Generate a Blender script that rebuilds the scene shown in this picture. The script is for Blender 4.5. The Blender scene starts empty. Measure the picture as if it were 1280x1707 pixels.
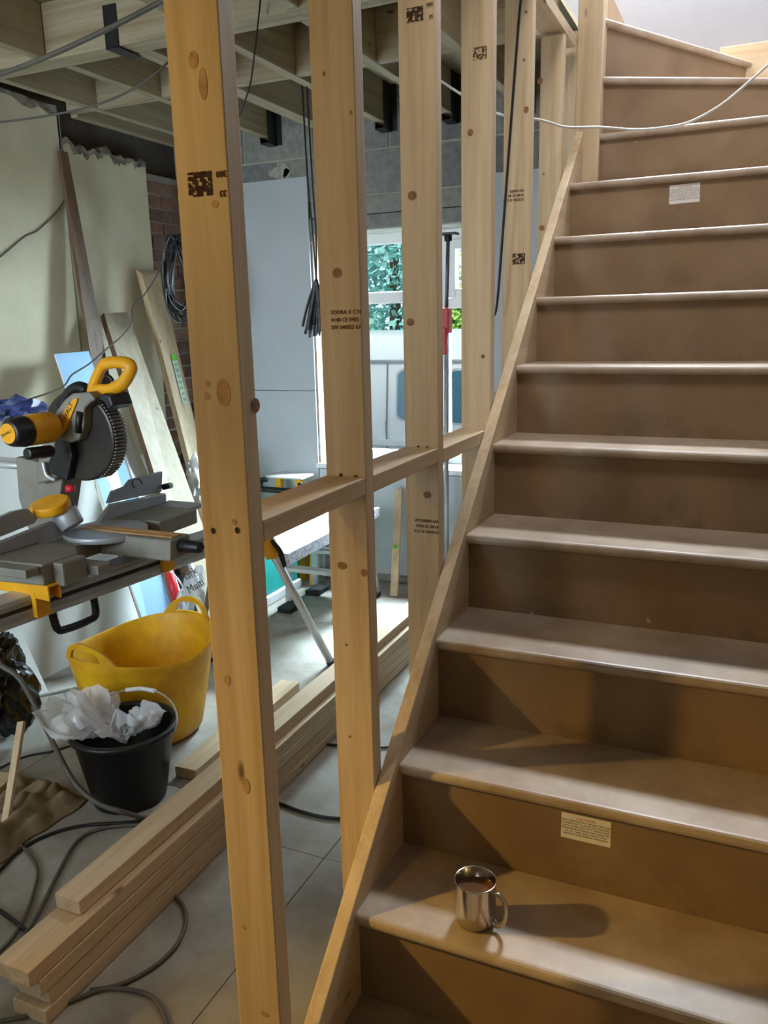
import bpy, bmesh, math, random
from mathutils import Vector, Matrix, noise
S = bpy.context.scene
COL = S.collection
PI = math.pi
random.seed(7)
# ------------------------------------------------------------------ camera
CX, CY, CZ = 0.63514, -1.22936, 1.53733
YAW, PITCH, ROLL, FPX = 0.42356, 0.227134, -0.0234556, 1356.17
IW, IH = 1280, 1707
cyw, syw, cpt, spt = math.cos(YAW), math.sin(YAW), math.cos(PITCH), math.sin(PITCH)
FW = Vector((-syw*cpt, cyw*cpt, -spt)); R0 = Vector((cyw, syw, 0)); U0 = R0.cross(FW)
RT = R0*math.cos(ROLL) + U0*math.sin(ROLL); UP = -R0*math.sin(ROLL) + U0*math.cos(ROLL)
cam_d = bpy.data.cameras.new('camera'); cam = bpy.data.objects.new('camera', cam_d); COL.objects.link(cam)
m3 = Matrix((RT, UP, -FW)).transposed()
cam.matrix_world = Matrix.Translation((CX, CY, CZ)) @ m3.to_4x4()
cam_d.sensor_fit = 'VERTICAL'; cam_d.sensor_height = 24.0; cam_d.lens = 24.0*FPX/IH
cam_d.clip_start = 0.02
S.camera = cam
# ------------------------------------------------------------------ world, lamps, exposure
S.view_settings.view_transform = 'Standard'; S.view_settings.look = 'None'
S.view_settings.gamma = 1; S.view_settings.use_curve_mapping = False
S.view_settings.exposure = 0.0
W = bpy.data.worlds.new('overcast_sky'); S.world = W; W.use_nodes = True
bg = W.node_tree.nodes['Background']; bg.inputs[0].default_value = (0.78, 0.90, 1.0, 1); bg.inputs[1].default_value = 1.3
def area(name, loc, target, sx, sy, power, color):
    l = bpy.data.lights.new(name, 'AREA'); l.shape = 'RECTANGLE'; l.size = sx; l.size_y = sy
    l.energy = power; l.color = color
    o = bpy.data.objects.new(name, l); COL.objects.link(o); o.location = loc
    o.rotation_euler = (Vector(target)-Vector(loc)).to_track_quat('-Z', 'Y').to_euler(); return o
def bulb(name, loc, power, color, r):
    l = bpy.data.lights.new(name, 'POINT'); l.energy = power; l.color = color; l.shadow_soft_size = r
    o = bpy.data.objects.new(name, l); COL.objects.link(o); o.location = loc; return o
DAY = (0.72, 0.88, 1.0); WARM = (1.0, 0.63, 0.15)
wd_ = area('window_daylight', (-1.2, 4.15, 2.95), (-1.25, 2.75, 0.9), 1.5, 0.9, 520, DAY); wd_.data.spread = math.radians(75)
area('window_side_daylight', (0.15, 4.9, 2.3), (-1.2, 3.1, 1.4), 1.4, 1.4, 170, DAY)
bpy.data.objects['window_side_daylight'].data.spread = math.radians(90)
area('upper_hall_fill', (0.45, -0.3, 4.6), (0.45, 2.1, 2.0), 0.8, 0.8, 62, (1.0, 0.97, 0.95))  # added fill to brighten the upper risers, no known window there
area('landing_window_daylight', (0.15, 2.94, 3.75), (0.42, 0.3, 1.0), 0.7, 0.55, 240, (0.86, 0.93, 1.0))
bulb('hall_lamp', (-0.55, -0.84, 1.92), 10, WARM, 0.06)
wl_ = bpy.data.lights.new('work_lamp', 'SPOT'); wl_.energy = 250; wl_.color = WARM; wl_.shadow_soft_size = 0.04; wl_.spot_size = math.radians(46); wl_.spot_blend = 1.0
wo_ = bpy.data.objects.new('work_lamp', wl_); COL.objects.link(wo_); wo_.location = (-2.10, -0.93, 1.58)
wo_.rotation_euler = (Vector((0.44, -0.22, 0.30))-wo_.location).to_track_quat('-Z', 'Y').to_euler()
sun_d = bpy.data.lights.new('hazy_sun', 'SUN'); sun_d.energy = 3.4; sun_d.angle = 0.2; sun_d.color = (1.0, 0.97, 0.92)
sun = bpy.data.objects.new('hazy_sun', sun_d); COL.objects.link(sun); sun.rotation_euler = (math.radians(34), 0, math.radians(18))
fr_ = area('front_room_fill', (-1.9, -2.4, 1.7), (-2.2, 2.0, 1.2), 1.2, 1.4, 30, DAY); fr_.data.spread = math.radians(80)  # added fill for the left wall and back boards, no known opening there

# ------------------------------------------------------------------ helpers
def px(x, y, ax, val):
    d = FW + RT*((x-IW/2)/FPX) - UP*((y-IH/2)/FPX)
    c = Vector((CX, CY, CZ)); return c + d*((val-c[ax])/d[ax])
def lin(c): 
    c /= 255.0
    return c/12.92 if c <= 0.04045 else ((c+0.055)/1.055)**2.4
def rgb(r, g, b): return (lin(r), lin(g), lin(b), 1)

class MB:
    """collects shapes and links them as one mesh object"""
    def __init__(s): s.v = []; s.f = []; s.mi = []; s.sm = []
    def add(s, vs, fs, mi=0, smooth=False):
        b = len(s.v); s.v += [Vector(v) for v in vs]
        for f in fs: s.f.append([i+b for i in f]); s.mi.append(mi); s.sm.append(smooth)
        return s
    def box(s, x0, x1, y0, y1, z0, z1, mi=0):
        vs = [(x0,y0,z0),(x1,y0,z0),(x1,y1,z0),(x0,y1,z0),(x0,y0,z1),(x1,y0,z1),(x1,y1,z1),(x0,y1,z1)]
        return s.add(vs, [(0,3,2,1),(4,5,6,7),(0,1,5,4),(1,2,6,5),(2,3,7,6),(3,0,4,7)], mi)
    def bar(s, a, b, w, t, ref=(0,0,1), mi=0):
        """rectangular bar a->b, width w across ref-perpendicular, thickness t along ref"""
        a, b = Vector(a), Vector(b); d = (b-a).normalized(); r = Vector(ref)
        u = d.cross(r).normalized(); n = u.cross(d).normalized()
        vs = []
        for p in (a, b):
            for su, sn in ((-1,-1),(1,-1),(1,1),(-1,1)): vs.append(p + u*su*w/2 + n*sn*t/2)
        return s.add(vs, [(3,2,1,0),(4,5,6,7),(0,1,5,4),(1,2,6,5),(2,3,7,6),(3,0,4,7)], mi)
    def tube(s, pts, r, n=8, mi=0, closed=False, sub=6, cap=True, flat=1.0):
        P = smooth_path([Vector(p) for p in pts], sub, closed) if sub > 1 else [Vector(p) for p in pts]
        m = len(P); vs = []; prev = None
        for i, p in enumerate(P):
            if closed: t = P[(i+1) % m]-P[i-1]
            else: t = P[min(i+1, m-1)]-P[max(i-1, 0)]
            t = t.normalized() if t.length > 1e-9 else Vector((0,0,1))
            if prev is None:
                u = t.orthogonal().normalized()
            else:
                u = prev - t*prev.dot(t); u = u.normalized() if u.length > 1e-6 else t.orthogonal().normalized()
            prev = u; w = t.cross(u)
            rr = r(i/(m-1)) if callable(r) else r
            for k in range(n):
                a = 2*PI*k/n; vs.append(p + u*math.cos(a)*rr + w*math.sin(a)*rr*flat)
        fs = []
        for i in range(m if closed else m-1):
            j = (i+1) % m
            for k in range(n):
                l = (k+1) % n; fs.append((i*n+k, i*n+l, j*n+l, j*n+k))
        if cap and not closed: fs += [tuple(range(n))[::-1], tuple(range((m-1)*n, m*n))]
        return s.add(vs, fs, mi, True)
    def cyl(s, a, b, r, r2=None, n=20, mi=0, smooth=True):
        a, b = Vector(a), Vector(b); d = (b-a).normalized(); u = d.orthogonal().normalized(); w = d.cross(u)
        r2 = r if r2 is None else r2
        vs = [a+(u*math.cos(2*PI*k/n)+w*math.sin(2*PI*k/n))*r for k in range(n)] + [b+(u*math.cos(2*PI*k/n)+w*math.sin(2*PI*k/n))*r2 for k in range(n)]
        s.add(vs, [(k, (k+1) % n, n+(k+1) % n, n+k) for k in range(n)], mi, smooth)
        s.add(vs, [tuple(range(n))[::-1], tuple(range(n, 2*n))], mi, False)
        return s
    def lathe(s, prof, c=(0,0,0), n=40, mi=0, sx=1, sy=1):
        c = Vector(c); vs = []
        for r, z in prof:
            for k in range(n): vs.append(c + Vector((r*math.cos(2*PI*k/n)*sx, r*math.sin(2*PI*k/n)*sy, z)))
        fs = []
        for i in range(len(prof)-1):
            for k in range(n):
                l = (k+1) % n; fs.append((i*n+k, i*n+l, (i+1)*n+l, (i+1)*n+k))
        return s.add(vs, fs, mi, True)
    def prism(s, poly, ax, a, b, mi=0, smooth=False):
        """poly: list of 2D points in the two axes other than ax, extruded a..b along ax"""
        o = [i for i in range(3) if i != ax]; n = len(poly); vs = []
        for h in (a, b):
            for p in poly:
                v = [0,0,0]; v[ax] = h; v[o[0]] = p[0]; v[o[1]] = p[1]; vs.append(v)
        s.add(vs, [tuple(range(n)), tuple(range(n, 2*n))[::-1]], mi, False)
        s.add(vs, [(i, n+i, n+(i+1) % n, (i+1) % n) for i in range(n)], mi, smooth)
        return s
    def build(s, name, mats, parent=None, bevel=0.0, kind=None, seg=2):
        me = bpy.data.meshes.new(name)
        me.from_pydata([tuple(v) for v in s.v], [], s.f)
        if not isinstance(mats, (list, tuple)): mats = [mats]
        for m in mats: me.materials.append(m)
        for p, mi, sm in zip(me.polygons, s.mi, s.sm): p.material_index = mi; p.use_smooth = sm
        me.validate()
        bm = bmesh.new(); bm.from_mesh(me); bmesh.ops.remove_doubles(bm, verts=bm.verts, dist=1e-5)
        bmesh.ops.recalc_face_normals(bm, faces=bm.faces); bm.to_mesh(me); bm.free()
        o = bpy.data.objects.new(name, me); COL.objects.link(o)
        if parent is not None:
            o.parent = parent; o.matrix_parent_inverse = parent.matrix_basis.inverted()
        if bevel:
            b = o.modifiers.new('bevel', 'BEVEL'); b.width = bevel; b.segments = seg; b.limit_method = 'ANGLE'; b.angle_limit = 0.7
        if kind: o['kind'] = kind
        return o
def smooth_path(P, sub, closed=False):
    if len(P) < 3 and not closed: return [P[0].lerp(P[-1], i/sub) for i in range(sub+1)]
    out = []; n = len(P)
    for i in range(n if closed else n-1):
        if closed: a, b, c, d = P[i-1], P[i], P[(i+1) % n], P[(i+2) % n]
        else: a, b, c, d = P[max(i-1,0)], P[i], P[i+1], P[min(i+2,n-1)]
        for k in range(sub):
            t = k/sub
            out.append(0.5*((2*b)+(c-a)*t+(2*a-5*b+4*c-d)*t*t+(3*b-a-3*c+d)*t**3))
    if not closed: out.append(P[-1])
    return out
def tag(o, label, cat, group=None):
    o['label'] = label; o['category'] = cat
    if group: o['group'] = group
    return o
def thing(name, loc, label=None, cat=None, group=None):
    o = bpy.data.objects.new(name, None); COL.objects.link(o); o.location = loc; o.empty_display_size = 0.1
    if label: tag(o, label, cat, group)
    return o
def struct(o): o['kind'] = 'structure'; return o
def part(o, label): o['label'] = label; return o
def text_mb(mb, body, size, origin, ux, uy, mi=0, thick=0.0003, align='LEFT', bold=0.0):
    """flat lettering laid on a face: ux, uy are the reading and upward directions"""
    cu = bpy.data.curves.new('lettering', 'FONT'); cu.body = body; cu.size = size; cu.align_x = align
    cu.resolution_u = 2; cu.offset = size*bold
    t = bpy.data.objects.new('lettering', cu); COL.objects.link(t)
    dg = bpy.context.evaluated_depsgraph_get(); me = bpy.data.meshes.new_from_object(t.evaluated_get(dg))
    ux, uy, o = Vector(ux).normalized(), Vector(uy).normalized(), Vector(origin); nz = ux.cross(uy)
    mb.add([o+ux*v.co.x+uy*v.co.y+nz*thick for v in me.vertices], [tuple(p.vertices) for p in me.polygons], mi)
    bpy.data.objects.remove(t); bpy.data.curves.remove(cu); bpy.data.meshes.remove(me)

# ------------------------------------------------------------------ materials
def nodes(name):
    m = bpy.data.materials.new(name); m.use_nodes = True; nt = m.node_tree
    return m, nt, nt.nodes['Principled BSDF'], nt.nodes.new, nt.links.new
def mat(name, col, rough=0.6, metal=0.0, var=0.12, scale=9.0, bump=0.15, spec=0.4, col2=None, bscale=None, coat=0.0):
    m, nt, b, N, L = nodes(name)
    tc = N('ShaderNodeTexCoord'); nz = N('ShaderNodeTexNoise'); nz.inputs['Scale'].default_value = scale
    nz.inputs['Detail'].default_value = 6; nz.inputs['Roughness'].default_value = 0.62
    L(tc.outputs['Object'], nz.inputs['Vector'])
    cr = N('ShaderNodeValToRGB'); cr.color_ramp.elements[0].position = 0.32; cr.color_ramp.elements[1].position = 0.68
    c2 = col2 if col2 else tuple(max(0, c*(1-2.2*var)) for c in col[:3])+(1,)
    cr.color_ramp.elements[0].color = c2; cr.color_ramp.elements[1].color = col
    L(nz.outputs['Fac'], cr.inputs['Fac']); L(cr.outputs['Color'], b.inputs['Base Color'])
    b.inputs['Roughness'].default_value = rough; b.inputs['Metallic'].default_value = metal
    b.inputs['Specular IOR Level'].default_value = spec; b.inputs['Coat Weight'].default_value = coat
    if bump:
        n2 = N('ShaderNodeTexNoise'); n2.inputs['Scale'].default_value = bscale or scale*6; n2.inputs['Detail'].default_value = 4
        L(tc.outputs['Object'], n2.inputs['Vector'])
        bp = N('ShaderNodeBump'); bp.inputs['Strength'].default_value = bump; bp.inputs['Distance'].default_value = 0.004
        L(n2.outputs['Fac'], bp.inputs['Height']); L(bp.outputs['Normal'], b.inputs['Normal'])
    return m
def wood(name, light, dark, axis, knots=0.05, rough=0.55, scale=1.0):
    m, nt, b, N, L = nodes(name)
    tc = N('ShaderNodeTexCoord'); oi = N('ShaderNodeObjectInfo')
    off = N('ShaderNodeVectorMath'); off.operation = 'SCALE'; off.inputs['Scale'].default_value = 37.0
    comb = N('ShaderNodeCombineXYZ')
    for k in range(3): L(oi.outputs['Random'], comb.inputs[k])
    L(comb.outputs[0], off.inputs[0])
    addv = N('ShaderNodeVectorMath'); L(tc.outputs['Object'], addv.inputs[0]); L(off.outputs[0], addv.inputs[1])
    def stretch(a, c):
        mp = N('ShaderNodeMapping'); sc = [a, a, a]; sc[axis] = c; mp.inputs['Scale'].default_value = sc
        L(addv.outputs[0], mp.inputs['Vector']); return mp.outputs[0]
    nz = N('ShaderNodeTexNoise'); nz.inputs['Scale'].default_value = 1; nz.inputs['Detail'].default_value = 5; nz.inputs['Distortion'].default_value = 0.6
    L(stretch(34*scale, 1.5*scale), nz.inputs['Vector'])
    fine = N('ShaderNodeTexNoise'); fine.inputs['Scale'].default_value = 1; fine.inputs['Detail'].default_value = 3
    L(stretch(160, 9), fine.inputs['Vector'])
    big = N('ShaderNodeTexNoise'); big.inputs['Scale'].default_value = 1; big.inputs['Detail'].default_value = 2
    L(stretch(7, 1.2), big.inputs['Vector'])
    mix = N('ShaderNodeMath'); mix.operation = 'MULTIPLY_ADD'; L(nz.outputs['Fac'], mix.inputs[0]); mix.inputs[1].default_value = 0.65
    m2 = N('ShaderNodeMath'); m2.operation = 'MULTIPLY'; L(fine.outputs['Fac'], m2.inputs[0]); m2.inputs[1].default_value = 0.22
    L(m2.outputs[0], mix.inputs[2])
    m4 = N('ShaderNodeMath'); m4.operation = 'MULTIPLY_ADD'; L(big.outputs['Fac'], m4.inputs[0]); m4.inputs[1].default_value = 0.3; L(mix.outputs[0], m4.inputs[2])
    cr = N('ShaderNodeValToRGB'); cr.color_ramp.elements[0].position = 0.36; cr.color_ramp.elements[0].color = light
    cr.color_ramp.elements[1].position = 0.82; cr.color_ramp.elements[1].color = dark
    L(m4.outputs[0], cr.inputs['Fac'])
    vo = N('ShaderNodeTexVoronoi'); vo.inputs['Scale'].default_value = 1; L(stretch(9, 3.1), vo.inputs['Vector'])
    kr = N('ShaderNodeValToRGB'); kr.color_ramp.elements[0].position = knots*0.55; kr.color_ramp.elements[0].color = (1,1,1,1)
    kr.color_ramp.elements[1].position = knots*1.5+1e-4; kr.color_ramp.elements[1].color = (0,0,0,1)
    L(vo.outputs['Distance'], kr.inputs['Fac'])
    mx = N('ShaderNodeMix'); mx.data_type = 'RGBA'; L(kr.outputs['Color'], mx.inputs[0]); L(cr.outputs['Color'], mx.inputs[6])
    mx.inputs[7].default_value = tuple(c*0.35 for c in dark[:3])+(1,)
    L(mx.outputs[2], b.inputs['Base Color']); b.inputs['Roughness'].default_value = rough; b.inputs['Specular IOR Level'].default_value = 0.3
    bp = N('ShaderNodeBump'); bp.inputs['Strength'].default_value = 0.12; bp.inputs['Distance'].default_value = 0.002
    L(fine.outputs['Fac'], bp.inputs['Height']); L(bp.outputs['Normal'], b.inputs['Normal'])
    return m
PL, PD = rgb(208,188,158), rgb(172,144,108)
PINE = [wood('pine_grain_x', PL, PD, 0), wood('pine_grain_y', PL, PD, 1), wood('pine_grain_z', PL, PD, 2)]
JL, JD = rgb(178,168,142), rgb(136,118,90)
JOIST = [wood('joist_grain_x', JL, JD, 0), wood('joist_grain_y', JL, JD, 1)]
WHITEWOOD = wood('pale_plank_wood', rgb(172,162,140), rgb(140,122,96), 2, 0.05)
OLDWOOD = wood('dark_old_wood', rgb(120,92,70), rgb(70,50,36), 2, 0.02)
def mdf_mat():
    m, nt, b, N, L = nodes('brown_mdf')
    tc = N('ShaderNodeTexCoord')
    n1 = N('ShaderNodeTexNoise'); n1.inputs['Scale'].default_value = 5; n1.inputs['Detail'].default_value = 7; L(tc.outputs['Object'], n1.inputs['Vector'])
    cr = N('ShaderNodeValToRGB'); e = cr.color_ramp.elements; e[0].position = 0.28; e[0].color = rgb(120,96,70); e[1].position = 0.7; e[1].color = rgb(142,117,90)
    L(n1.outputs['Fac'], cr.inputs['Fac'])
    # scuffs
    n2 = N('ShaderNodeTexNoise'); n2.inputs['Scale'].default_value = 9; n2.inputs['Detail'].default_value = 9; n2.inputs['Roughness'].default_value = 0.7; L(tc.outputs['Object'], n2.inputs['Vector'])
    c2 = N('ShaderNodeValToRGB'); e = c2.color_ramp.elements; e[0].position = 0.50; e[0].color = (0,0,0,1); e[1].position = 0.72; e[1].color = (0.6,0.6,0.6,1); L(n2.outputs['Fac'], c2.inputs['Fac'])
    # shoe scuffs sit low on each riser, where toes knock it
    sx = N('ShaderNodeSeparateXYZ'); L(tc.outputs['Object'], sx.inputs[0])
    dv = N('ShaderNodeMath'); dv.operation = 'MULTIPLY_ADD'; L(sx.outputs[2], dv.inputs[0]); dv.inputs[1].default_value = 5.0; dv.inputs[2].default_value = -0.04
    fr = N('ShaderNodeMath'); fr.operation = 'FRACT'; L(dv.outputs[0], fr.inputs[0])
    mz = N('ShaderNodeMapRange'); mz.inputs['From Min'].default_value = 0.05; mz.inputs['From Max'].default_value = 0.6; mz.inputs['To Min'].default_value = 1; mz.inputs['To Max'].default_value = 0.05; L(fr.outputs[0], mz.inputs['Value'])
    mxr = N('ShaderNodeMapRange'); mxr.inputs['From Min'].default_value = 0.08; mxr.inputs['From Max'].default_value = 0.35; L(sx.outputs[0], mxr.inputs['Value'])
    mm = N('ShaderNodeMath'); mm.operation = 'MULTIPLY'; L(mz.outputs[0], mm.inputs[0]); L(mxr.outputs[0], mm.inputs[1])
    ms = N('ShaderNodeMath'); ms.operation = 'MULTIPLY'; L(mm.outputs[0], ms.inputs[0]); L(c2.outputs['Color'], ms.inputs[1])
    mx = N('ShaderNodeMix'); mx.data_type = 'RGBA'; L(ms.outputs[0], mx.inputs[0]); L(cr.outputs['Color'], mx.inputs[6]); mx.inputs[7].default_value = rgb(84,72,60)
    # pale chips
    vo = N('ShaderNodeTexVoronoi'); vo.inputs['Scale'].default_value = 7; vn_ = N('ShaderNodeTexNoise'); vn_.inputs['Scale'].default_value = 60; L(tc.outputs['Object'], vn_.inputs['Vector']); va = N('ShaderNodeVectorMath'); va.operation = 'MULTIPLY_ADD'; L(vn_.outputs['Color'], va.inputs[0]); va.inputs[1].default_value = (0.02, 0.02, 0.02); L(tc.outputs['Object'], va.inputs[2]); L(va.outputs[0], vo.inputs['Vector'])
    c3 = N('ShaderNodeValToRGB'); e = c3.color_ramp.elements; e[0].position = 0.02; e[0].color = (0.7,0.7,0.7,1); e[1].position = 0.05; e[1].color = (0,0,0,1); L(vo.outputs['Distance'], c3.inputs['Fac'])
    m2 = N('ShaderNodeMix'); m2.data_type = 'RGBA'; L(c3.outputs['Color'], m2.inputs[0]); L(mx.outputs[2], m2.inputs[6]); m2.inputs[7].default_value = rgb(205,180,150)
    L(m2.outputs[2], b.inputs['Base Color']); b.inputs['Roughness'].default_value = 0.55; b.inputs['Specular IOR Level'].default_value = 0.35
    return m
MDF = mdf_mat()
TREAD = mat('dusty_tread_mdf', rgb(178,162,144), 0.42, var=0.1, scale=7, bump=0.08, bscale=60, col2=rgb(148,126,104), spec=0.5)
PLASTER = mat('old_cream_plaster', rgb(234,225,198), 0.85, scale=2.2, col2=rgb(212,202,172), bump=0.3, bscale=14)
TORN = mat('torn_plaster_edge', rgb(176,168,152), 0.95, scale=16, col2=rgb(92,82,70), bump=0.9, bscale=40)
SKIM = mat('pale_skim_plaster', rgb(146,145,149), 0.8, scale=3, col2=rgb(138,137,141), bump=0.1)
BOARD = mat('grey_plasterboard', rgb(186,190,194), 0.75, scale=1.5, col2=rgb(174,178,182), bump=0.04)
BOARDW = mat('white_plasterboard', rgb(204,204,200), 0.75, scale=1.5, col2=rgb(216,214,208), bump=0.05)
BLUEB = mat('pale_blue_coated_board', rgb(160,200,238), 0.6, scale=1.5, col2=rgb(150,192,234), bump=0.03)
KRAFT = mat('brown_board_edge', rgb(150,120,92), 0.85, scale=8, col2=rgb(110,84,62))
BLOCK = [mat('grey_block_%d' % i, c, 0.95, scale=26, var=0.16, bump=0.7, bscale=110) for i, c in enumerate((rgb(142,142,138), rgb(132,132,130), rgb(150,148,142)))]
MORTAR = mat('pale_mortar', rgb(176,172,158), 0.95, scale=30, bump=0.6, bscale=90)
BRICK = [mat('red_brick_%d' % i, c, 0.95, scale=22, var=0.2, bump=0.7, bscale=90) for i, c in enumerate((rgb(150,110,92), rgb(132,96,82), rgb(164,128,108), rgb(122,94,82)))]
FLOOR = mat('dusty_grey_screed', rgb(160,156,148), 0.8, scale=3.2, col2=rgb(116,107,95), bump=0.35, bscale=30)
DARK = mat('dark_joint', rgb(52,48,44), 0.95)
BLACKSTEEL = mat('black_hanger_steel', rgb(26,26,28), 0.5, var=0.1, spec=0.4)
BLACKP = mat('black_plastic', rgb(24,24,26), 0.42, var=0.15, scale=14, bump=0.1)
BLACKBAG = mat('black_bin_liner', rgb(22,23,26), 0.22, var=0.1, bump=0.05, spec=0.7)
CABLE_G = mat('grey_cable', rgb(92,88,80), 0.5)
CABLE_B = mat('black_cable', rgb(26,25,25), 0.4)
CABLE_W = mat('white_cable', rgb(205,203,198), 0.5)
YEL = mat('yellow_tool_plastic', rgb(226,160,22), 0.45, var=0.08, scale=12, bump=0.05)
TUBY = mat('yellow_tub_rubber', rgb(236,184,22), 0.5, var=0.05, scale=6.0, col2=rgb(196,138,22), bump=0.12, bscale=20)
CAST = mat('grey_cast_aluminium', rgb(134,130,120), 0.55, metal=0.3, var=0.12, scale=8, bump=0.1)
FENCE = mat('light_grey_fence_metal', rgb(164,166,170), 0.45, metal=0.4, var=0.08, scale=8, bump=0.08)
ALU = mat('bare_aluminium', rgb(196,198,200), 0.38, metal=0.45, var=0.08, scale=14, bump=0.05)
STEEL = mat('polished_steel', rgb(205,200,192), 0.13, metal=1.0, var=0.04, scale=6, bump=0.0)
TEA = mat('milky_tea', rgb(104,70,46), 0.12, var=0.03, bump=0.0)
GUARD = mat('dark_guard_plastic', rgb(44,40,36), 0.35, var=0.12, scale=10, bump=0.05)
WHITEP = mat('white_plastic', rgb(232,233,235), 0.4, var=0.04)
UPVC = mat('white_window_frame', rgb(236,238,240), 0.35, var=0.02, bump=0)
RED = mat('red_plastic', rgb(200,40,46), 0.4, var=0.08)
TEAL = mat('teal_plastic', rgb(44,176,168), 0.5, var=0.08)
INK = mat('dark_stamp_ink', rgb(70,42,30), 0.8, var=0.2, scale=60, bump=0)
INKF = mat('faded_stamp_ink', rgb(112,78,48), 0.8, var=0.25, scale=80, bump=0)
KNOT = mat('dark_knot_wood', rgb(150,108,68), 0.6, scale=70, col2=rgb(104,70,42), bump=0.1)
SAP = mat('sap_mark_wood', rgb(196,158,112), 0.6, scale=50, col2=rgb(150,112,72), bump=0.05)
PAPER = mat('white_label_paper', rgb(226,220,214), 0.6, scale=14, var=0.03, bump=0)
PRINT = mat('grey_print', rgb(70,66,66), 0.7, var=0.1)
REDPRINT = mat('red_print', rgb(196,120,112), 0.7, var=0.05)
DUST = mat('dust_sheet_cotton', rgb(142,124,96), 0.9, scale=6, col2=rgb(104,88,64), bump=0.3)
BLUEBAG = mat('blue_plastic_bag', rgb(70,84,150), 0.3, scale=18, col2=rgb(26,28,54), bump=0.1)
GREEN = mat('green_label', rgb(92,176,40), 0.5, var=0.05, bump=0)
VANW = mat('white_van_paint', rgb(190,196,198), 0.3, var=0.02, bump=0, spec=0.5)
VANG = mat('tinted_van_glass', rgb(60,104,122), 0.08, var=0.1, scale=3, bump=0, spec=0.8)
RUB = mat('black_rubber', rgb(30,30,32), 0.7)
TARMAC = mat('outside_tarmac', rgb(58,58,60), 0.9, scale=30)
BARK = mat('tree_bark', rgb(92,74,58), 0.95, scale=12, bump=0.6)
def leaf(name, c1, c2):
    m, nt, b, N, L = nodes(name)
    oi = N('ShaderNodeTexCoord'); nz = N('ShaderNodeTexNoise'); nz.inputs['Scale'].default_value = 5; nz.inputs['Detail'].default_value = 4
    L(oi.outputs['Object'], nz.inputs['Vector']); cr = N('ShaderNodeValToRGB'); cr.color_ramp.elements[0].position = 0.35; cr.color_ramp.elements[1].position = 0.65
    cr.color_ramp.elements[0].color = c1; cr.color_ramp.elements[1].color = c2
    L(nz.outputs['Fac'], cr.inputs['Fac']); L(cr.outputs['Color'], b.inputs['Base Color']); b.inputs['Roughness'].default_value = 0.6
    b.inputs['Transmission Weight'].default_value = 0.0
    return m
CONIFER = leaf('blue_green_needles', rgb(120,196,190), rgb(190,236,230))
BROAD = leaf('bright_green_leaves', rgb(110,170,90), rgb(190,226,120))
def film_mat(name, col, alpha, rough=0.25):
    m, nt, b, N, L = nodes(name)
    tr = N('ShaderNodeBsdfTransparent'); mx = N('ShaderNodeMixShader'); out = nt.nodes['Material Output']
    b.inputs['Base Color'].default_value = col; b.inputs['Roughness'].default_value = rough; b.inputs['Specular IOR Level'].default_value = 0.6
    tc = N('ShaderNodeTexCoord'); nz = N('ShaderNodeTexNoise'); nz.inputs['Scale'].default_value = 9; L(tc.outputs['Object'], nz.inputs['Vector'])
    ma = N('ShaderNodeMath'); ma.operation = 'MULTIPLY_ADD'; L(nz.outputs['Fac'], ma.inputs[0]); ma.inputs[1].default_value = 0.3; ma.inputs[2].default_value = alpha-0.15
    L(ma.outputs[0], mx.inputs[0]); L(tr.outputs[0], mx.inputs[1]); L(b.outputs[0], mx.inputs[2]); L(mx.outputs[0], out.inputs['Surface'])
    return m
FILM = film_mat('milky_plastic_film', rgb(224,227,232), 0.62)
CLEAR = film_mat('clear_plastic_film', rgb(216,222,230), 0.5, 0.15)
def glass_mat():
    m, nt, b, N, L = nodes('window_glass'); out = nt.nodes['Material Output']
    tr = N('ShaderNodeBsdfTransparent'); tr.inputs[0].default_value = (0.94, 0.98, 0.98, 1)
    gl = N('ShaderNodeBsdfGlossy'); gl.inputs['Roughness'].default_value = 0.02
    mx = N('ShaderNodeMixShader'); mx.inputs[0].default_value = 0.03
    L(tr.outputs[0], mx.inputs[1]); L(gl.outputs[0], mx.inputs[2]); L(mx.outputs[0], out.inputs['Surface']); return m
GLASS = glass_mat()

# ================================================================== SETTING
XL, YB, XR, YF = -2.62, 3.10, 0.90, -2.70      # left wall, back wall, stair wall, wall behind the camera
# floor: chipboard-like slabs with open joints
fl = struct(thing('floor', (0,0,0)))
MB().box(XL-0.3, XR+0.3, YF-0.2, YB+0.4, -0.12, -0.012).build('screed_base', DARK, fl)
ys = [YF-0.2, -1.1, 0.62, 2.36, YB+0.3]
xs = [XL-0.25, -1.66, -0.42, 0.28, XR+0.25]
for i in range(len(xs)-1):
    for j in range(len(ys)-1):
        dz = random.uniform(-0.0015, 0.0)
        o = MB().box(xs[i]+0.001, xs[i+1]-0.001, ys[j]+0.001, ys[j+1]-0.001, -0.03, dz).build('floor_panel', FLOOR, fl, 0.002)
# back wall with window opening x -1.72..-0.70, z .71...2.05
WX0, WX1, WZ0, WZ1 = -1.735, -0.70, 0.71, 2.05
wb = struct(thing('wall_back', (0, YB, 0)))
m = MB()
m.box(XL-0.3, WX0-0.02, YB+0.03, YB+0.28, 0, 5.0); m.box(WX1+0.02, XR+0.3, YB+0.03, YB+0.28, 0, 5.0)
m.box(WX0-0.02, WX1+0.02, YB+0.03, YB+0.28, 0, WZ0-0.02); m.box(WX0-0.02, WX1+0.02, YB+0.03, YB+0.28, WZ1+0.04, 5.0)
m.build('wall_core', MORTAR, wb)
m = MB(); DB = mat('dark_bounce_cladding', rgb(74,52,44), 0.95, scale=20)  # unseen dark cladding added to cut light bouncing onto the van
m.box(XL-0.3, WX0-0.02, YB+0.281, YB+0.32, -0.5, 5.0); m.box(WX1+0.02, XR+0.3, YB+0.281, YB+0.32, -0.5, 5.0)
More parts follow.
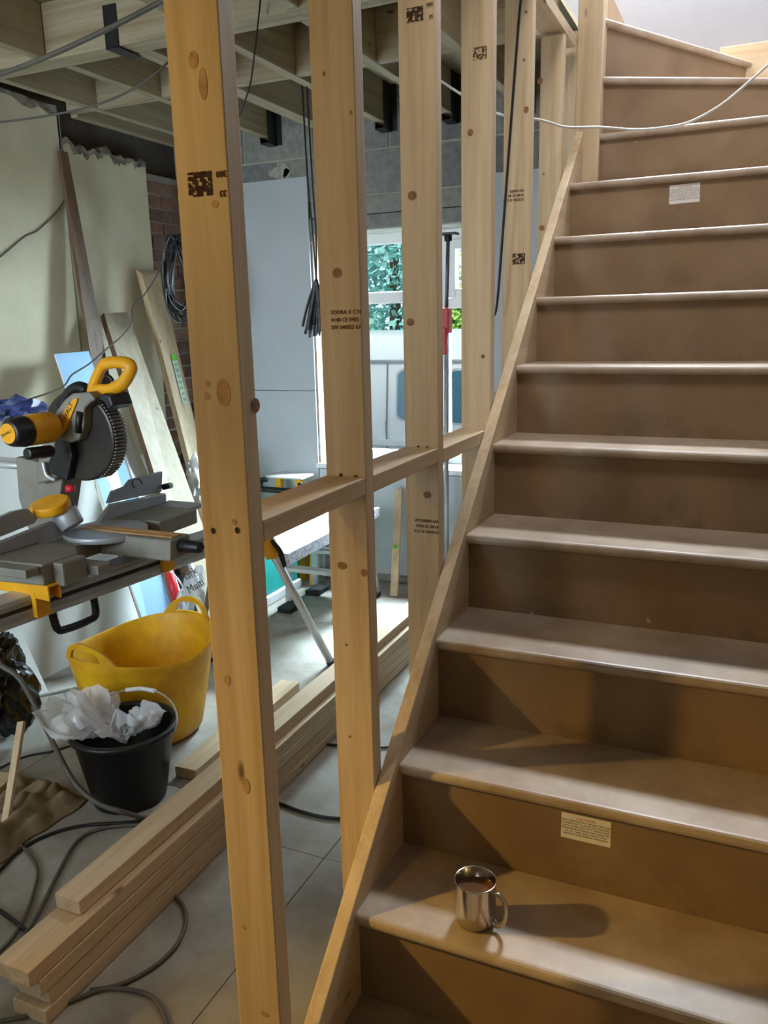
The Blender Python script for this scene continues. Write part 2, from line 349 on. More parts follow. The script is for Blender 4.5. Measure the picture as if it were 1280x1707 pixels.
m.box(WX0-0.02, WX1+0.02, YB+0.281, YB+0.32, -0.5, WZ0-0.03); m.box(WX0-0.02, WX1+0.02, YB+0.281, YB+0.32, WZ1+0.05, 5.0)
m.build('bounce_cladding', DB, wb)
MB().box(XL, 0.08, YB+0.004, YB+0.05, 2.225, 2.93).box(XL, WX0-0.05, YB+0.004, YB+0.05, 1.5, 2.225).build('mortar_bed', MORTAR, wb)
ZC = [2.232+0.231*k for k in range(3)]
bi = 0
for k, z in enumerate(ZC):
    x = XL + (0.0 if k % 2 else -0.24)
    while x < 0.1:
        x1 = x+0.462
        a, b_ = max(x+0.005, XL), min(x1-0.005, 0.08)
        if b_-a > 0.04:
            MB().box(a, b_, YB+random.uniform(-0.004, 0.003), YB+0.06, z+0.005, z+0.226).build('block', BLOCK[bi % 3], wb, 0.003); bi += 1
        x = x1
MB().box(WX0-0.15, WX1+0.12, YB-0.002, YB+0.06, 2.135, 2.228).build('lintel', BLOCK[2], wb, 0.003)
MB().box(WX0-0.15, WX1+0.12, YB-0.004, YB+0.06, 2.055, 2.130).build('lintel', BLOCK[0], wb, 0.003)
for x in (XL+0.0, -2.17):
    for z in (1.54, 1.771, 2.002):
        MB().box(x+0.005, x+0.44, YB-0.002, YB+0.06, z+0.005, z+0.226).build('block', BLOCK[bi % 3], wb, 0.003); bi += 1
# plaster dabs left on the blocks over the board
m = MB()
for (cx_, cz_, r_) in ((460, 288, 0.03), (472, 286, 0.04), (478, 290, 0.028), (452, 290, 0.02)):
    c = px(cx_, cz_, 1, YB-0.004)
    m.add([c+Vector((math.cos(t*0.523)*r_*random.uniform(0.7,1.1), 0, math.sin(t*0.523)*r_*1.1*random.uniform(0.7,1.1))) for t in range(12)], [tuple(range(12))])
m.build('adhesive_dab', MORTAR, wb)
# left wall: plaster field, exposed bricks at the corner
wl = struct(thing('wall_left', (XL, 0, 0)))
MB().box(XL-0.07, XL-0.03, 2.70, YB, 0, 2.42).build('mortar_bed', MORTAR, wl)
MB().box(XL-0.3, XL-0.06, YF-0.2, YB+0.3, 0, 3.0).build('wall_core', mat('dark_masonry', rgb(84,74,66), 0.95, scale=12), wl)
def jag(y0, y1, z, n, amp, seed):
    rnd = random.Random(seed); return [(y0+(y1-y0)*i/n, z+rnd.uniform(-amp, amp)*0.16+amp*1.6*noise.noise(Vector((i*0.22, seed, 0)))) for i in range(n+1)]
def plaster_panel(y0, y1, zt, n, xoff, seed, amp, name='plaster'):
    top = jag(y0, y1, zt, n, amp, seed)
    MB().prism([(y0, 0.0)]+top+[(y1, 0.0)], 0, XL-0.07, XL+xoff).build(name, PLASTER, wl)
    edge = [(y, z+0.0) for y, z in top]
    low = [(y, z-random.uniform(0.015, 0.05)) for y, z in top]
    MB().prism(edge+low[::-1], 0, XL-0.05, XL+xoff+0.006).build('torn_edge', TORN, wl)
plaster_panel(YF, 2.12, 2.63, 90, 0.012, 3, 0.03)
plaster_panel(2.14, 2.78, 2.47, 40, 0.0, 5, 0.03)
for k in range(31):
    z = 0.0+k*0.077
    off = 0.0 if k % 2 else 0.11
    y = 2.70-off
    while y < YB-0.02:
        a, b_ = max(y+0.005, 2.76+random.uniform(-0.02, 0.02)), min(y+0.215, YB)
        if b_-a > 0.03:
            MB().box(XL-0.08, XL-0.02+random.uniform(-0.006, 0.006), a, b_, z+0.005, z+0.07).build('brick', BRICK[random.randrange(4)], wl, 0.004)
        y += 0.22
struct(MB().box(XR, XR+0.1, YF-0.2, YB+0.3, 0, 5.2).build('wall_right', SKIM))
struct(MB().box(XL-0.3, XR+0.1, YF-0.3, YF-0.2, 0, 5.2).build('wall_front', PLASTER))
struct(MB().box(-0.9, XR, 3.0, 3.095, 2.83, 5.2).box(0.0, XR, 3.0, 3.095, 0, 2.83).build('wall_stairwell', SKIM))
struct(MB().box(-1.0, -0.9, YF-0.2, 3.0, 2.83, 5.2).build('wall_landing', SKIM))
struct(MB().box(-1.0, XR+0.1, YF-0.2, 3.1, 5.2, 5.25).build('ceiling', SKIM))  # unseen roof added to keep sky light out of the stairwell
# ceiling: joists, trimmer, blocking, hangers, boards
ce = struct(thing('ceiling', (0, 0, 2.57)))
ZJ0, ZJ1 = 2.572, 2.772
for k in range(14):
    a = XL-0.2+0.19*k
    if a > -0.12: break
    MB().box(a+0.001, min(a+0.188, -0.11), YF-0.2, YB+0.2, 2.774, 2.796).build('floorboard', JOIST[1], ce)
JX = [-2.53, -2.335, -1.955, -1.60, -1.245, -0.87, -0.50]
for x in JX:
    MB().box(x-0.0225, x+0.0225, 2.16 if x < -2.5 else 1.545, YB-0.03, ZJ0, ZJ1).build('joist', JOIST[1], ce, 0.002)
    part(MB().box(x-0.028, x-0.024, YB-0.10, YB-0.004, ZJ0-0.03, ZJ1).box(x+0.024, x+0.028, YB-0.10, YB-0.004, ZJ0-0.03, ZJ1).box(x-0.028, x+0.028, YB-0.10, YB-0.004, ZJ0-0.034, ZJ0-0.03).box(x-0.028, x+0.06, YB-0.008, YB-0.004, ZJ0-0.03, ZJ1+0.0).build('joist_hanger', BLACKSTEEL, ce), 'black steel joist hanger')
MB().box(-1.60+0.024, -1.60+0.062, 1.545, YB-0.2, ZJ0, ZJ1-0.02).build('joist', JOIST[1], ce, 0.002)
for x in (-1.99, -1.24, -0.86, -0.48):
    MB().box(x-0.0225, x+0.0225, YF-0.1, 1.435, ZJ0+0.004, ZJ1).build('joist', JOIST[1], ce, 0.002)
MB().box(XL, -0.115, 1.44, 1.49, ZJ0, ZJ1).build('trimmer_beam', JOIST[0], ce, 0.002)
MB().box(XL, -0.115, 1.492, 1.542, ZJ0, ZJ1).build('trimmer_beam', JOIST[0], ce, 0.002)
for a, b_ in zip(JX[:-1], JX[1:]):
    x1 = b_-0.024
    MB().box(a+(0.064 if a == -1.60 else 0.024), x1, 2.085, 2.125, ZJ0+0.002, ZJ1).build('blocking', JOIST[0], ce, 0.002)
MB().box(-0.476, -0.115, 2.085, 2.125, ZJ0+0.002, ZJ1).build('blocking', JOIST[0], ce, 0.002)
for x in (-1.635,):
    MB().box(x-0.03, x+0.03, 1.433, 1.437, ZJ0-0.006, ZJ1-0.06).box(x-0.03, x+0.03, 1.433, 1.56, ZJ0-0.008, ZJ0-0.004).build('strap', BLACKSTEEL, ce)
MB().box(-0.10, XR, YF-0.2, 0.25, 2.62, 2.70).build('hall_light_screen', SKIM, ce)  # unseen slab added to keep the upper fill off the lower steps
# window
wn = struct(thing('window_1', (-1.2, YB+0.2, WZ0)))
FY0, FY1 = YB+0.19, YB+0.26
def frame(x0, x1, z0, z1, w, y0, y1):
    return MB().box(x0, x0+w, y0, y1, z0, z1).box(x1-w, x1, y0, y1, z0, z1).box(x0+w, x1-w, y0, y1, z0, z0+w).box(x0+w, x1-w, y0, y1, z1-w, z1)
frame(WX0+0.01, WX1-0.01, WZ0+0.01, WZ1, 0.06, FY0, FY1).build('window_frame', UPVC, wn, 0.004)
MB().box(-1.045, -0.975, FY0, FY1, WZ0+0.07, WZ1-0.06).build('mullion', UPVC, wn, 0.004)
MB().box(WX0+0.07, -1.045, FY0, FY1, 1.655, 1.72).build('transom', UPVC, wn, 0.004)
MB().box(-0.975, WX1-0.07, FY0, FY1, 1.615, 1.67).build('transom', UPVC, wn, 0.004)
frame(-0.97, WX1-0.075, 1.672, WZ1-0.065, 0.05, FY0-0.02, FY0+0.03).build('opening_sash', UPVC, wn, 0.004)
for a in ((WX0+0.07, -1.045, 1.72, WZ1-0.06), (WX0+0.07, -1.045, WZ0+0.07, 1.655), (-0.92, WX1-0.125, 1.722, WZ1-0.115), (-0.975, WX1-0.07, WZ0+0.07, 1.615)):
    MB().box(a[0], a[1], FY0+0.03, FY0+0.036, a[2], a[3]).build('pane', GLASS, wn)
REV = mat('rough_reveal', rgb(216,196,176), 0.9, scale=14, col2=rgb(170,132,110), bump=0.5)
struct(MB().box(WX0-0.02, WX0+0.006, YB-0.0, FY0, WZ0-0.02, WZ1).build('trim_1', REV))
struct(MB().box(WX1-0.006, WX1+0.02, YB-0.0, FY0, WZ0-0.02, WZ1).build('trim_2', REV))
struct(MB().box(WX0-0.02, WX1+0.02, YB-0.02, FY1+0.03, WZ0-0.02, WZ0+0.008).build('trim_3', UPVC))
struct(MB().box(WX0-0.02, WX1+0.02, YB+0.0, FY1, WZ1+0.0, WZ1+0.03).build('trim_4', MORTAR))
# outside ground
struct(MB().box(-14, 10, YB+0.3, 22, -0.6, -0.55).build('ground', TARMAC))

# ================================================================== STAIRCASE
RS, GO, Z0 = 0.2, 0.23157, 0.4
st = thing('staircase', (0.43, -0.25, 0), 'brown board staircase climbing beside open stud frame, turning left with winder steps at the top', 'staircase')
SW = 0.86
def nose_profile(yf, yb, zt, t=0.025, r=0.0125, n=8):
    p = [(yb, zt), (yb, zt-t)]
    for k in range(n+1):
        a = -PI/2 - PI*k/n; p.append((yf+r+math.cos(a)*r, zt-t/2+math.sin(a)*r))
    return p
risers = {}
for i in range(-1, 10):
    zt = Z0+RS*i+0.008; y = i*GO-0.006
    if i < 9:
        yb = (i+1)*GO+0.022
        MB().prism(nose_profile(y, yb, zt), 0, -0.004, SW+0.004, smooth=False).build('tread', TREAD, st)
    zb = Z0+RS*(i-1)+0.008 if i >= 0 else 0.0
    risers[i] = MB().box(-0.004, SW+0.004, i*GO+0.013, i*GO+0.022, zb, zt-0.024).build('riser', MDF, st)
# winders round the newel
NX, NY = 0.03, 2.105
def dirv(a): return Vector((math.cos(math.radians(a)), math.sin(math.radians(a)), 0))
def hit(a, off=0.0):
    d = dirv(a); n = Vector((d.y, -d.x, 0)); o = Vector((NX, NY, 0)) + n*off
    t = min((SW-o.x)/d.x if d.x > 1e-6 else 9e9, (2.99-o.y)/d.y if d.y > 1e-6 else 9e9)
    return o, o+d*t
def winder(i, a0, a1, corner=None):
    """tread bounded by the riser lines at a0 and a1 degrees"""
    zt = Z0+RS*i+0.008
    p0, q0 = hit(a0, 0.018); p1, q1 = hit(a1, -0.01)
    poly = [p0, q0]
    if corner: poly.append(Vector(corner))
    poly += [q1, p1]
    MB().prism([(v.x, v.y) for v in poly], 2, zt-0.025, zt).build('winder_tread', TREAD, st, 0.0115, seg=5)
def winder_riser(i, a):
    zt = Z0+RS*i-0.018; zb = zt-RS+0.026
    p, q = hit(a, -0.004); d = dirv(a); n = Vector((-d.y, d.x, 0))*0.009
    vs = [p, q, q+n, p+n]
    MB().prism([(v.x, v.y) for v in vs], 2, zb, zt).build('riser', MDF, st)
# straight front tread of the turn
zt = Z0+RS*9+0.008
p1, q1 = hit(30, -0.01)
MB().prism([(-0.004, 9*GO-0.006), (SW+0.004, 9*GO-0.006), (q1.x, q1.y), (p1.x, p1.y)], 2, zt-0.025, zt).build('winder_tread', TREAD, st, 0.0115, seg=5)
winder_riser(10, 30); winder(10, 30, 60, (SW, 2.99, 0))
winder_riser(11, 60); winder(11, 60, 90)
winder_riser(12, 90)
zt = Z0+RS*12+0.008
MB().box(-0.10, NX-0.018, 2.16, 2.99, zt-0.025, zt).build('winder_tread', TREAD, st, 0.0115, seg=5)
# strings
def zl(y, o): return Z0 + y*RS/GO + o
SY0, SY1 = -0.52, 2.075
def string(x0, x1, name):
    poly = [(SY0+0.06, 0.0), (-0.185, 0.0), (SY1, zl(SY1, -0.24)), (SY1, zl(SY1, 0.035)), (SY0+0.06, zl(SY0+0.06, 0.035))]
    return MB().prism(poly, 0, x0, x1).build(name, PINE[1], st, 0.002)
string(-0.030, -0.0005, 'string_board'); string(SW+0.0005, SW+0.030, 'string_board')
MB().prism([(SW-0.45, 2.3), (SW, 2.3), (SW, 2.68), (SW-0.45, 2.68)], 1, 2.96, 2.99).build('wall_string', PINE[0], st, 0.002)
MB().box(-0.032, 0.058, 2.066, 2.156, 0.0, 3.6).build('newel_post', PINE[2], st, 0.003)
MB().box(-0.105, -0.034, 2.09, 2.13, 0.0, 2.57).build('newel_packer', PINE[2], st, 0.002)
# caution stickers
def sticker(i, c0, c1, rows, tilt, par):
    y = i*GO+0.013
    w = c1[0]-c0[0]; h = c1[1]-c0[1]
    ux = Vector((math.cos(tilt), 0, math.sin(tilt))); uz = Vector((-math.sin(tilt), 0, math.cos(tilt)))
    o = Vector((c0[0], y-0.0006, c0[1]))
    b = MB()
    def quad(u0, u1, v0, v1, dy, mi):
        b.add([o+ux*u+uz*v+Vector((0, -dy, 0)) for u, v in ((u0,v0),(u1,v0),(u1,v1),(u0,v1))], [(0,1,2,3)], mi)
    quad(0, w, 0, h, 0, 0)
    text_mb(b, 'CAUTION', h*0.15, o+ux*w*0.5+uz*h*0.80, ux, uz, 2, 0.0004, 'CENTER')
    lines = ['THIS STAIRCASE MUST BE KEPT DRY AND', 'STORED FLAT IN A HEATED BUILDING', 'UNTIL FITTED. PROTECT TREADS AND', 'RISERS FROM DAMAGE AND MOISTURE', 'AT ALL TIMES. READ THE FITTING', 'INSTRUCTIONS BEFORE HANDLING']
    for k in range(rows):
        text_mb(b, lines[k % 6], h*0.095, o+ux*w*0.5+uz*h*(0.70-0.105*k), ux, uz, 1, 0.0004, 'CENTER')
    part(b.build('caution_sticker', [PAPER, PRINT, REDPRINT], par), 'small white printed caution sticker')
sticker(1, (0.348, 0.514), (0.446, 0.571), 6, 0.0, risers[1])
sticker(8, (0.336, 1.913), (0.434, 1.974), 6, 0.02, risers[8])

# ================================================================== STUD PARTITION
sp = thing('stud_partition', (-0.075, 0.9, 0), 'open pine stud wall frame of upright studs and a row of noggins left of the stairs', 'partition')
studs = []
SXO, SXI = -0.118, -0.032
for k, y in enumerate((-0.238, 0.168, 0.574, 0.998, 1.408, 1.842)):
    top = 2.49 if k == 5 else 2.50
    x0 = SXO+(0.006 if k == 5 else 0); x1 = SXI
    studs.append(MB().box(x0, x1, y, y+0.037, 0.038, top).build('stud', PINE[2], sp, 0.002))
MB().box(SXO, SXI, -0.238, SY1-0.03, 2.502, 2.54).build('top_plate', PINE[1], sp, 0.002)
MB().box(SXO, SXI, -0.238, SY1-0.03, 0.0, 0.037).build('sole_plate', PINE[1], sp, 0.002)
nz_ = [(1.214, 1.249), (1.212, 1.247), (1.206, 1.241), (1.21, 1.246), (1.21, 1.246)]
ysd = [-0.201, 0.205, 0.611, 1.035, 1.445]
yse = [0.168, 0.574, 0.998, 1.408, 1.842]
for k in range(5):
    MB().box(SXO, SXI, ysd[k]+0.0005, yse[k]-0.0005, nz_[k][0], nz_[k][1]).build('noggin', PINE[1], sp, 0.002)
YS = [-0.238, 0.168, 0.574, 0.998, 1.408, 1.842]
def disc(mb, c, rx, rz, ny=-1, n=12, mi=0, x_face=False):
    pts = []
    for t in range(n):
        a = 2*PI*t/n
        pts.append(c+(Vector((0, math.cos(a)*rx, math.sin(a)*rz)) if x_face else Vector((math.cos(a)*rx, 0, math.sin(a)*rz))))
    mb.add(pts, [tuple(range(n))], mi)
# knots on the faces
kn = {0: [(322,100,.008,.011),(338,140,.007,.02),(358,340,.006,.005),(372,655,.012,.02),(346,640,.004,.005),(345,660,.005,.006),(390,870,.004,.005),(378,1134,.006,.01),(410,1310,.007,.014),(440,1690,.008,.006),(405,1545,.004,.004)],
      1: [(562,455,.010,.009),(540,123,.003,.004),(585,188,.003,.004),(570,943,.011,.008),(607,955,.008,.008),(577,1075,.003,.003),(583,1228,.003,.003)],
      2: [(687,326,.011,.010),(684,537,.010,.009),(712,825,.010,.009)],
      3: [(784,221,.008,.009),(805,594,.006,.006)], 4: [(877,183,.008,.010),(873,100,.004,.005),(877,20,.004,.005)], 5: [(900,135,.010,.012),(903,380,.010,.010),(906,290,.004,.004)]}
for k, ls in kn.items():
    b = MB()
    for (x, y, rx, rz) in ls: disc(b, px(x, y, 1, YS[k]-0.0006), rx, rz)
    b.build('knot', SAP if k == 0 else KNOT, studs[k])
sc = {0: [(355,885),(395,884)], 1: [(568,793),(593,796)], 2: [(697,746),(712,747)], 3: [(775,716),(795,717)], 5: [(910,50),(923,49)]}
for k, ls in sc.items():
    for (x, y) in ls:
        b = MB(); disc(b, px(x, y, 1, YS[k]-0.0008), 0.0042, 0.0052, n=8); b.build('screw_hole', DARK, studs[k])
b = MB(); disc(b, px(426, 676, 0, SXI+0.0006), 0.012, 0.011, x_face=True); b.build('knot', KNOT, studs[0])
# ink stamps
def inkblock(mb, x0, x1, z0, z1, y, seed, dens=0.62):
    """smudged ink square, no code"""
    rnd = random.Random(seed); n = 12
    for i in range(n):
        for j in range(n):
            edge = (j == n-1 or i == n-1)
            d = noise.noise(Vector((i*0.45+seed*3.1, j*0.45, seed)))
            if edge or d > 0.02-(dens-0.5)*1.2:
                s = rnd.uniform(0.38, 0.62); cx_ = x0+(x1-x0)*(i+0.5)/n; cz_ = z0+(z1-z0)*(j+0.5)/n
                w = (x1-x0)/n*s; h = (z1-z0)/n*s
                disc(mb, Vector((cx_, y, cz_)), w*1.25, h*1.25, n=7)
def stamp_flip(k, x0, y0, x1, y1, tx, ty1, ty2, seed, ink, dens):
    y = YS[k]-0.0008; a = px(x0, y1, 1, y); c = px(x1, y0, 1, y)
    b = MB(); inkblock(b, a.x, c.x, a.z, c.z, y, seed, dens)
    h = (c.z-a.z)
    for txt, yy, xo in (('300', ty1, 0), ('33', ty2, 0)):
        o = px(tx, yy, 1, y); text_mb(b, txt, h*0.36, o, (-1,0,0), (0,0,-1), 0, 0.0004, bold=0.03)
    part(b.build('ink_stamp', ink, studs[k]), 'dark smudged ink grading stamp')
stamp_flip(0, 315, 284, 352, 329, 377, 284, 317, 2, INK, 0.72)
stamp_flip(2, 678, 9, 705, 38, 722, 3, 24, 5, INK, 0.66)
def smudge(k, x0, y0, x1, y1, seed, dens, ink):
    y = YS[k]-0.0008; a = px(x0, y1, 1, y); c = px(x1, y0, 1, y)
    b = MB(); inkblock(b, a.x, c.x, a.z, c.z, y, seed, dens); part(b.build('ink_stamp', ink, studs[k]), 'smudged ink stamp')
smudge(3, 788, 76, 811, 101, 8, 0.5, INKF); smudge(4, 854, 422, 875, 441, 9, 0.6, INK)
def words(k, pos, size, rows, flip, ink, lead=1.45):
    y = YS[k]-0.0008; b = MB(); o = px(pos[0], pos[1], 1, y)
    for r, t in enumerate(rows):
        d = Vector((0, 0, size*lead*r*(1 if flip else -1)))
        text_mb(b, t, size, o+d, (-1,0,0) if flip else (1,0,0), (0,0,-1) if flip else (0,0,1), 0, 0.0003, bold=0.02)
    part(b.build('ink_stamp', ink, studs[k]), 'lines of ink grading text with CE mark')
words(1, (551, 524), 0.0102, ['SODRA X C16', '4148 CE 0402', 'SW 040052 67'], False, INKF, 1.35)
words(2, (731, 886), 0.0102, ['SODRA X C16', '4148 CE 0402', 'SW 040052 67'], True, INK, 1.35)
words(4, (873, 330), 0.0105, ['SODRA X C16', '4148 CE 04', 'SW 04052'], True, INK, 1.25)

# ================================================================== MUG
mg = thing('steel_mug', (0.222, 0.072, 0.4085), 'shiny stainless steel mug of milky tea standing on a lower stair tread', 'mug')
c = mg.location.copy()
prof = [(0.0, 0.0005), (0.030, 0.0), (0.0355, 0.003), (0.0385, 0.012), (0.0400, 0.03), (0.0400, 0.088), (0.0405, 0.0905), (0.0395, 0.0915), (0.0382, 0.0895), (0.0382, 0.03), (0.036, 0.008), (0.0, 0.006)]
MB().lathe(prof, c, 48).build('mug_body', STEEL, mg)
MB().lathe([(0.0, 0.068), (0.0380, 0.068)], c, 40).build('tea', TEA, mg)
hd = Vector((0.97, -0.22, 0)).normalized()
hp = [c+hd*r+Vector((0, 0, z)) for r, z in ((0.039, 0.078), (0.052, 0.079), (0.064, 0.066), (0.066, 0.045), (0.060, 0.024), (0.048, 0.013), (0.039, 0.016))]
MB().tube(hp, 0.0042, 8, flat=1.6).build('handle', STEEL, mg)

# ================================================================== FLOOR TIMBER STACK
GRP = None
def timber(name, x0, x1, y0, y1, z0, z1, label, ax=1, mt=None, bev=0.0025):
    t = MB().box(x0, x1, y0, y1, z0, z1).build(name, mt or PINE[ax], None, bev)
    return tag(t, label, 'timber')
T = 0.0420
timber('timber_length', -0.822, -0.720, -0.150, 2.74, 0.001, T-0.001, 'pine length at the bottom of the long floor stack, directly on the floor')
timber('timber_length', -0.820, -0.721, -0.132, 2.72, T+0.001, 2*T-0.001, 'pine length second from the bottom of the long floor stack')
timber('timber_length', -0.819, -0.719, -0.155, 2.70, 2*T+0.001, 3*T-0.001, 'pine length third from the bottom, in the middle of the long floor stack')
timber('timber_length', -0.823, -0.721, -0.178, 2.735, 3*T+0.001, 4*T-0.001, 'chipped-end pine length poking out nearest, just under the top length of the stack')
timber('timber_length', -0.822, -0.744, 0.002, 2.71, 4*T+0.001, 5*T-0.001, 'narrower pine length on top of the long floor stack, its cut end set back')
# short offcut beside the yellow tub
o = MB().bar((0,-0.38,0), (0,0.38,0), 0.088, 0.040).build('timber_offcut', PINE[1], None, 0.002)
o.location = (-1.085, 1.20, 0.021); o.rotation_euler = (0, 0, 0.03)
tag(o, 'short clean pine offcut lying on the floor beside the yellow tub', 'timber')

# ================================================================== BUCKETS
tb = thing('flexible_tub', (-1.44, 1.075, 0), 'big yellow flexible rubber tub with two loop handles on the floor', 'tub')
c = tb.location.copy()
N_ = 64
TH = 0.365
AX = 1.50                                   # direction of the two handles
def tub_r(z): return 0.200+0.072*(z/TH)**0.9
def tub_pt(a, z, dr=0.0):
    f = max(0.0, z/TH); sq = 1+0.05*math.cos(2*(a-AX))*f; dip = 0.02*math.cos(2*(a-AX))*f*f
    r = (tub_r(max(z, 0.0))+dr)*sq
    return c+Vector((math.cos(a)*r, math.sin(a)*r, z+dip))
def tub_mesh():
    b = MB(); prof = [(-0.2, 0.004), (-0.05, 0.001), (-0.012, 0.004), (0.0, 0.02)]
    prof += [(0.0, 0.02+(TH-0.02)*k/12) for k in range(1, 13)] + [(-0.003, TH+0.004)]
    prof += [(-0.006, TH-(TH-0.03)*k/12) for k in range(13)] + [(-0.04, 0.014), (-0.2, 0.012)]
    vs = [tub_pt(2*PI*k/N_, z, dr) for dr, z in prof for k in range(N_)]
    fs = []
    for i in range(len(prof)-1):
        for k in range(N_): l = (k+1) % N_; fs.append((i*N_+k, i*N_+l, (i+1)*N_+l, (i+1)*N_+k))
    b.add(vs, fs, 0, True); return b.build('tub_body', TUBY, tb)
tub_mesh()
for a0 in (AX, AX+PI):
    n = 28; cols = []
    for k in range(n+1):
        t = -1+2*k/n; a = a0+t*0.46; u = abs(t)
        zo = 0.075*(1-min(1, u/0.98)**2.2)**0.8 if u < 0.98 else 0.0
        zi = 0.052*(1-(u/0.58)**4)**0.5 if u < 0.58 else 0.0
        cols.append((a, zo, zi))
    b = MB()
    def hv(a, h, d): return tub_pt(a, TH-0.002, d)+Vector((0, 0, h))
    for (a1, o1, i1), (a2, o2, i2) in zip(cols[:-1], cols[1:]):
        lo1, lo2 = (max(i1, 0.012) if i1 > 0 else 0.0), (max(i2, 0.012) if i2 > 0 else 0.0)
        bands = [((lo1, o1), (lo2, o2))]
        if lo1 > 0 or lo2 > 0: bands.append(((0.0, min(0.012, lo1)), (0.0, min(0.012, lo2))))
        for (l1, h1), (l2, h2) in bands:
            if h1-l1 < 1e-4 and h2-l2 < 1e-4: continue
            vs = [hv(a1,l1,-0.006), hv(a2,l2,-0.006), hv(a2,h2,-0.006), hv(a1,h1,-0.006), hv(a1,l1,0.004), hv(a2,l2,0.004), hv(a2,h2,0.004), hv(a1,h1,0.004)]
            b.add(vs, [(0,1,2,3),(7,6,5,4),(3,2,6,7),(0,4,5,1)])
    b.build('loop_handle', TUBY, tb)
bk = thing('builders_bucket', (-1.185, 0.665, 0), 'black plastic builders bucket with a wire bail in front of the yellow tub', 'bucket')
c = bk.location.copy()
MB().lathe([(0,0.004),(0.112,0.0),(0.120,0.006),(0.162,0.245),(0.174,0.247),(0.177,0.257),(0.172,0.266),(0.160,0.266),(0.157,0.255),(0.116,0.012),(0,0.010)], c, 48).build('bucket_body', BLACKP, bk)
bd = Vector((0.85, 0.25, 0)).normalized(); pp = Vector((-bd.y, bd.x, 0))
pts = [c+bd*math.cos(t)*0.176+pp*math.sin(t)*0.155+Vector((0,0,0.243+0.075*math.sin(t))) for t in [PI*k/10 for k in range(11)]]
MB().tube(pts, 0.0028, 6).build('bail', ALU, bk)
MB().tube(pts[4:7], 0.008, 8).build('bail_grip', WHITEP, bk)
def crumple(name, c, size, mt, label, cat, seed, amp=0.35, sub=4, freq=2.2, flatten=0.0):
    bm = bmesh.new(); bmesh.ops.create_icosphere(bm, subdivisions=sub, radius=1.0)
    for v in bm.verts:
        p = v.co.copy(); n1 = noise.noise(p*freq+Vector((seed, 0, 0))); n2 = abs(noise.noise(p*freq*2.3+Vector((0, seed, 0))))
        d = 1+amp*(n1*1.2-n2*1.1+0.2); v.co = Vector((p.x*d*size[0], p.y*d*size[1], p.z*d*size[2]))
    zmin = min(v.co.z for v in bm.verts)
    me = bpy.data.meshes.new(name); bm.to_mesh(me); bm.free(); me.materials.append(mt)
    o = bpy.data.objects.new(name, me); COL.objects.link(o); o.location = (c[0], c[1], c[2]-zmin if flatten else c[2])
    return tag(o, label, cat)
def film_bag():
    b = MB(); c = Vector((-1.185, 0.665, 0.20))
    def lobe(a0, a1, L0, h0, seed, nu=40, nv=26, rag=0.25, z0=0.0, fold=0.03):
        vs = []
        for i in range(nu+1):
            u = i/nu; a = math.radians(a0+(a1-a0)*u)
            L = L0*(1+rag*noise.noise(Vector((u*4.5, seed, 0)))+0.5*rag*noise.noise(Vector((u*13, seed, 3))))*(0.62+0.38*math.sin(PI*u))
            for k in range(nv+1):
                v = k/nv; r = L*v**0.9
                z = z0+h0*(v**0.7)*(0.75+0.5*noise.noise(Vector((u*2.5, seed, 7)))) + fold*v**0.5*(abs(noise.noise(Vector((u*5, v*2.5, seed))))*2.4-0.5) + 0.4*fold*noise.noise(Vector((u*14, v*7, seed)))
                d = Vector((math.cos(a), math.sin(a), 0)); w = Vector((-d.y, d.x, 0))*0.02*noise.noise(Vector((u*6, v*5, seed+9)))
                vs.append(c+d*r+w+Vector((0, 0, z)))
        fs = [(i*(nv+1)+k, (i+1)*(nv+1)+k, (i+1)*(nv+1)+k+1, i*(nv+1)+k+1) for i in range(nu) for k in range(nv)]
        b.add(vs, fs, 0, True)
    lobe(135, 262, 0.285, 0.145, 2.0); lobe(150, 235, 0.22, 0.19, 5.0, rag=0.4); lobe(-80, 120, 0.125, 0.125, 8.0, rag=0.35, fold=0.04)
    o = b.build('plastic_bag', FILM)
    return tag(o, 'crumpled milky clear plastic bag spilling out of the black bucket', 'bag')
film_bag()
crumple('bin_bag', (-1.90, 0.74, 0.0), (0.12, 0.16, 0.25), BLACKBAG, 'shiny black bin bag slumped on the floor under the saw stand', 'bag', 9.1, 0.42, 5, 1.5, 1)

# ================================================================== MITRE SAW STAND
sd = thing('saw_stand', (-1.32, 0.85, 0), 'long aluminium saw stand with yellow brackets and splayed legs carrying the mitre saw', 'stand')
A, B = Vector((-1.445, -0.25, 0.72)), Vector((-1.215, 1.66, 0.72))
dr = (B-A).normalized(); nrm = Vector((dr.y, -dr.x, 0))
def rail_pt(y, off=0.0, z=0.72):
    t = (y-A.y)/dr.y; p = A+dr*t+nrm*off; p.z = z; return p
b = MB(); b.bar(A, B, 0.088, 0.085); b.build('rail', ALU, sd, 0.004)
b = MB()
for dz, w in ((0.026, 0.012), (-0.012, 0.020)):
    b.bar(A+nrm*0.046+Vector((0,0,dz)), B+nrm*0.046+Vector((0,0,dz)), 0.006, w, (0,0,1))
b.build('rail_lip', FENCE, sd, 0.002)
b = MB(); b.bar(A+nrm*0.0445+Vector((0,0,0.006)), B+nrm*0.0445+Vector((0,0,0.006)), 0.002, 0.012); b.build('rail_groove', DARK, sd)
